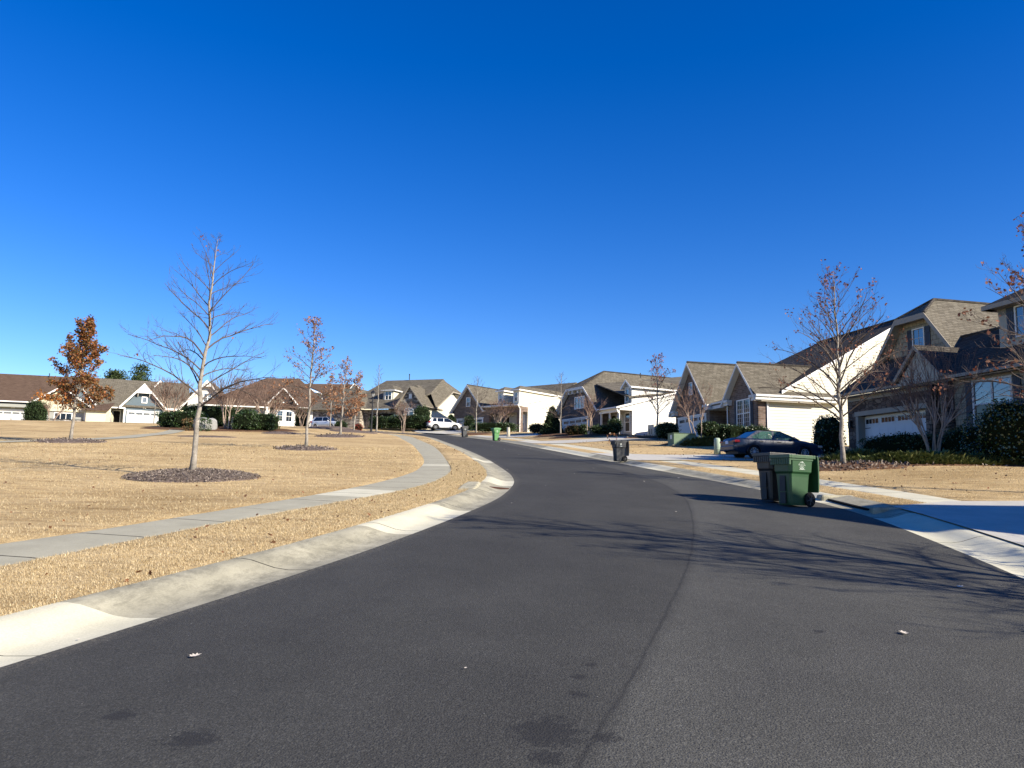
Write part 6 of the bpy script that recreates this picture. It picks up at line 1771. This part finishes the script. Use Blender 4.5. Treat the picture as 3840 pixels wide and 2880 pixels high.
SEDAN = dict(L=4.80, W=1.78, R=.315, wheels=(1.03, 3.75), k=1.0, top=[(0, .82), (.05, .93), (.18, .985), (.7, 1.0), (3.4, .97), (3.7, .93), (4.3, .83), (4.62, .74), (4.76, .64), (4.80, .55)], low=[(0, .42), (.3, .26), (.8, .21), (4, .21), (4.5, .24), (4.8, .34)],
             cab=(.62, 1.32, 2.55, 3.55), zb=.97, zr=1.385, tw=.70, pillars=[(2.06, 2.17, .02)], quarter=1.02, sideglass='clearglass', seats=[1.75, 2.75], spokes=10, spw=.016, seams=(1.16, 2.12, 3.22), handles=(1.32, 2.28), tail=(.76, .88), head=(.60, .72), platez=.70, rbump=(.36, .62), fbump=(.28, .50), bumpm='navy', mirror='navy')
_sedan = car('sedan', (10.22, 36.35, H(12, 36.8) - .03), rad(9), 'dark blue sedan parked across the driveway in front of the cream wall', 'navy', SEDAN)
_sedan.scale = (.93, .93, .93)
HATCH = dict(L=4.6, W=1.86, R=.35, wheels=(.98, 3.66), k=1.1, top=[(0, .95), (.06, 1.08), (.3, 1.12), (2.5, 1.08), (3.45, 1.06), (3.7, 1.03), (4.2, .95), (4.48, .84), (4.6, .66)], low=[(0, .50), (.3, .30), (.8, .26), (4, .26), (4.4, .30), (4.6, .42)],
             cab=(.10, .42, 2.65, 3.62), zb=1.07, zr=1.60, tw=.74, pillars=[(1.12, 1.22, .0), (2.05, 2.14, .0)], quarter=.60, seats=[2.6], spokes=5, spw=.035, seams=(1.3, 2.12, 3.25), handles=(1.45, 2.3), handlem='whitecar', tail=(.92, 1.12), head=(.74, .88), platez=.72, rbump=(.30, .50), fbump=(.30, .52), bumpm='trimblk', flare=.045)
_h = car('hatchback', (-10.6, 97.3, H(-9, 98) + .02), rad(16), 'white hatchback with leaf shadows parked beside the pale side wall', 'whitecar', HATCH)
_h.scale = (.93, .93, .93)
CROSS = dict(HATCH); CROSS.update(L=4.9, top=[(0, .98), (.06, 1.10), (.3, 1.14), (2.6, 1.12), (3.55, 1.08), (3.9, 1.05), (4.5, .98), (4.78, .86), (4.9, .66)], low=[(0, .50), (.3, .30), (4.6, .30), (4.9, .42)], wheels=(1.0, 3.85), cab=(.12, .6, 2.75, 3.75), zr=1.66, sideglass='carglass', mirror='silvercar', bumpm='silvercar', handlem='silvercar', flare=None, pillars=[(2.1, 2.18, 0)])
CROSS.pop('flare')
car('crossover', (-26.6, 104.0, 8.42), rad(-30), 'pale silver crossover mostly hidden behind the lawn crest and thin trees', 'silvercar', CROSS)

# ------------------------------------------------------------------ street furniture
def lamp():
    x, y = -14.54, 80.0
    root = empty('street_lamp', (x, y, H(x, y)), 0, 'black lantern street lamp standing at the top of the lawn', 'street lamp')
    mb = MB(); mb.tube([(0, 0, -.1), (0, 0, .35), (0, 0, .4), (.03, 0, 3.55)], [.13, .12, .085, .055], 10); mb.tube([(0, 0, .4), (0, 0, .46)], .11, 10); mb.build('pole', M['blackp'], root)
    b = MB(); b.tube([(-.28, 0, 3.12), (.3, 0, 3.12)], .03, 5); b.prism([(-.30, 3.0), (-.06, 2.98), (-.06, 3.2), (-.30, 3.15)], 'y', -.02, .02); b.build('ladder_bar', M['blackp'], root)
    h = MB(); h.tube([(.03, 0, 3.55), (.03, 0, 3.62), (.03, 0, 3.7)], [.07, .14, .1], 8); h.tube([(.03, 0, 4.06), (.03, 0, 4.14), (.03, 0, 4.3), (.03, 0, 4.34), (.03, 0, 4.46)], [.27, .26, .12, .06, .03], 8)
    for k in range(6):
        a = 6.283 * k / 6; h.tube([(.03 + .1 * math.cos(a), .1 * math.sin(a), 3.7), (.03 + .2 * math.cos(a), .2 * math.sin(a), 4.08)], .014, 4)
    h.build('lantern', M['blackp'], root)
    g = MB(); g.tube([(.03, 0, 3.7), (.03, 0, 4.06)], [.09, .19], 6); g.build('lantern_glass', M['lampglass'], root)
lamp()
def transformer():
    x, y = 10.5, 47.3
    root = empty('transformer_cabinet', (x, y, H(x, y) - .05), rad(12.4), 'green utility cabinet on the verge before the juniper', 'utility cabinet')
    root.scale = (.95, .9, .82)
    MB().box(-.85, .85, -.55, .55, 0.0, .06).build('pad', M['walk'], root)
    MB().prism([(-.5, .06), (.5, .06), (.5, .88), (.42, .93), (-.42, .93), (-.5, .88)], 'x', -.75, .75).build('cabinet', M['boxgreen'], root, bevel=.01)
    mb = MB(); mb.box(-.765, -.752, -.18, .05, .5, .8); mb.build('label_plate', M['plate'], root)
    mb = MB(); mb.box(-.01, .01, -.505, -.5, .1, .88); mb.box(-.8, .8, -.53, .53, .925, .95); mb.build('lid_seam', M['boxgreen'], root)
transformer()
def pedestal(x, y, m, label, r=.14, h=.82):
    root = empty('utility_pedestal', (x, y, H(x, y)), 0, label, 'utility pedestal', 'utility pedestals on the verge')
    MB().tube([(0, 0, -.1), (0, 0, h - .1), (0, 0, h - .02), (0, 0, h)], [r * 1.15, r, r * .85, r * .4], 14).build('post', M[m], root, smooth=True)
    MB().tube([(0, 0, h * .3), (0, 0, h * .33)], r * 1.18, 14).build('collar', M[m], root)
pedestal(11.05, 41.2, 'pedgreen', 'pale green utility post behind the blue sedan boot', .16, .86)
pedestal(-0.25, 76.0, 'beige', 'short beige utility post near the bright green cart', .16, .95)
def acunit(x, y, z, rz, label, w=.8, h=.85):
    root = empty('air_conditioner', (x, y, z), rz, label, 'air conditioner', 'air conditioners beside the white walls')
    MB().prism([(-w / 2, 0), (w / 2, 0), (w / 2 * .86, h), (-w / 2 * .86, h)], 'x', -.4, .4).build('housing', M['beige'], root, bevel=.03)
    mb = MB()
    for s in (-.15, .15): mb.box(-.41, -.401, s - .035, s + .035, .15, .62); mb.box(s - .04, s + .04, -w / 2 - .0, -w / 2 + .03, .12, .6)
    mb.build('grille', M['dark'], root)
acunit(12.7, 68.0, H(12.7, 68) - .05, rad(26), 'beige boxed unit standing on the white house side wall', 1.0, 1.0)
acunit(4.1, 82.0, H(4.1, 82), rad(50), 'small beige unit beside the pale wall and dark cone evergreen', .9, .95)
def inlet(side):
    if side < 0:
        root = empty('storm_drain_inlet', (0, 0, 0), 0, 'concrete storm drain inlet with red brown slot in the left kerb', 'storm drain')
        y = 18.7
        sl = MB()
        a, b = XL(y), KL(y) - .05
        sl.slab([(a - .02, y - .1, H0(a, y) + .014), (a - .02, y + .12, H0(a, y) + .014), (b, y + .02, H0(a, y) + .075), (b, y - .16, H0(a, y) + .06)], .03)
        sl.build('slot', M['slot'], root)
        hd = MB()
        n = 10
        for k in range(n):      # hood rising behind the gutter
            t0, t1 = k / n, (k + 1) / n
            def Q(t, w, z):
                yy = 16.9 + 1.75 * t
                return (KL(yy) + .04 - w * .5, yy, H0(KL(yy), yy) + z)
            up0, up1 = .10 + .06 * sm(0, .6, t0), .10 + .06 * sm(0, .6, t1)
            in0, in1 = -.02 - .16 * sm(.0, .8, 1 - t0) * sm(0, .3, t0), -.02 - .16 * sm(0, .8, 1 - t1) * sm(0, .3, t1)
            hd.add([Q(t0, .55, up0), Q(t0, in0, up0), Q(t1, in1, up1), Q(t1, .55, up1), Q(t0, .55, 0), Q(t0, in0 - .2 * t0, .02), Q(t1, in1 - .2 * t1, .02), Q(t1, .55, 0)], [(0, 1, 2, 3), (1, 5, 6, 2), (0, 3, 7, 4), (0, 4, 5, 1), (2, 6, 7, 3)])
        hd.build('hood', M['kerb'], root, bevel=.03)
    else:
        root = empty('storm_drain_inlet', (0, 0, 0), 0, 'low concrete storm drain inlet behind the two nearest carts', 'storm drain')
        hd = MB()
        for (y0_, y1_) in ((14.9, 15.3), (17.4, 17.9)):
            x0_ = XR(y0_) + .25
            hd.prism([(x0_, y0_), (x0_ + .75, y0_), (XR(y1_) + 1.0, y1_), (XR(y1_) + .35, y1_)], 'z', H0(0, y0_) - .1, H0(0, y0_) + .135)
        hd.build('throat_wall', M['kerb'], root, bevel=.05)
        s = MB(); s.slab([(XR(15.3) + .40, 15.3, H0(0, 15.3) + .055), (XR(15.3) + .86, 15.3, H0(0, 15.3) + .13), (XR(17.4) + .86, 17.4, H0(0, 17.4) + .13), (XR(17.4) + .40, 17.4, H0(0, 17.4) + .055)], .1); s.build('cover_slab', M['kerb'], root); q = MB(); q.slab([(XR(15.4) + .34, 15.4, H0(0, 15.4) + .045), (XR(15.4) + .398, 15.4, H0(0, 15.4) + .050), (XR(17.3) + .398, 17.3, H0(0, 17.3) + .050), (XR(17.3) + .34, 17.3, H0(0, 17.3) + .045)], .04); q.build('dark_opening', M['dark'], root)
inlet(-1); inlet(1)
# rock on the lawn island
def boulder():
    mb = MB(); vs = []; fs = []; nu, nv = 28, 14
    for j in range(nv + 1):
        for i in range(nu):
            u, v = 2 * PI * i / nu, -PI / 2 + PI * j / nv
            p = Vector((spow(math.cos(v), .6) * spow(math.cos(u), .6) * 1.0, spow(math.cos(v), .6) * spow(math.sin(u), .6) * .5, spow(math.sin(v), .6) * .62 + .5))
            p.x += .12 * (p.z - .5) * -1
            k = 1 + .09 * mnoise.noise(p * 1.6) + .03 * mnoise.noise(p * 5)
            vs.append((p.x * k, p.y * k, p.z * k))
    for j in range(nv):
        for i in range(nu): fs.append((j * nu + i, j * nu + (i + 1) % nu, (j + 1) * nu + (i + 1) % nu, (j + 1) * nu + i))
    mb.add(vs, fs)
    o = mb.build('boulder', M['boulder'], None, smooth=True)
    o.location = (-27.2, 68.4, H(-27.2, 68.4)); o.rotation_euler = (0, 0, rad(8)); o.scale = (1.02, 1.0, 1.0)
    tag(o, 'pale grey boulder set among the lawn hedges', 'boulder')
boulder()
for i, (x, y, lb) in enumerate([(-25.5, 69.3, 'left pale wooden stake beside the tan stemmed tree'), (-25.15, 69.2, 'right pale wooden stake beside the tan stemmed tree')]):
    mb = MB(); mb.tube([(0, 0, -.1), (.02, 0, 1.25)], .035, 6); o = mb.build('wooden_stake', M['stake'], None); o.location = (x, y, H(x, y)); tag(o, lb, 'stake', 'stakes by the lawn tree')
def porch_chair(x, y, z, rz, lb):
    root = empty('porch_chair', (x, y, z), rz, lb, 'chair', 'chairs on the brick porch')
    MB().box(-.25, .25, -.25, .25, .40, .44).build('seat', M['white'], root)
    b = MB(); b.box(-.25, .25, .22, .26, .95, 1.05)
    for k in range(6): b.box(-.24 + .09 * k, -.20 + .09 * k, .225, .255, .44, .95)
    b.build('backrest', M['white'], root)
    for sx in (-.23, .23):
        for sy in (-.23, .23): MB().box(sx - .02, sx + .02, sy - .02, sy + .02, 0, .4).build('leg', M['white'], root)
cs = Vector((1.08, 97.0, 8.08)); ex_, ey_ = Vector((math.cos(rad(50)), math.sin(rad(50)), 0)), Vector((-math.sin(rad(50)), math.cos(rad(50)), 0))
for (u, v, lb) in ((1.0, 2.0, 'white slatted chair on the brick porch, right one'), (1.0, 3.4, 'white slatted chair on the brick porch, left one')):
    p = cs + ex_ * u + ey_ * v; porch_chair(p.x, p.y, p.z + .1, rad(50 + 90), lb)
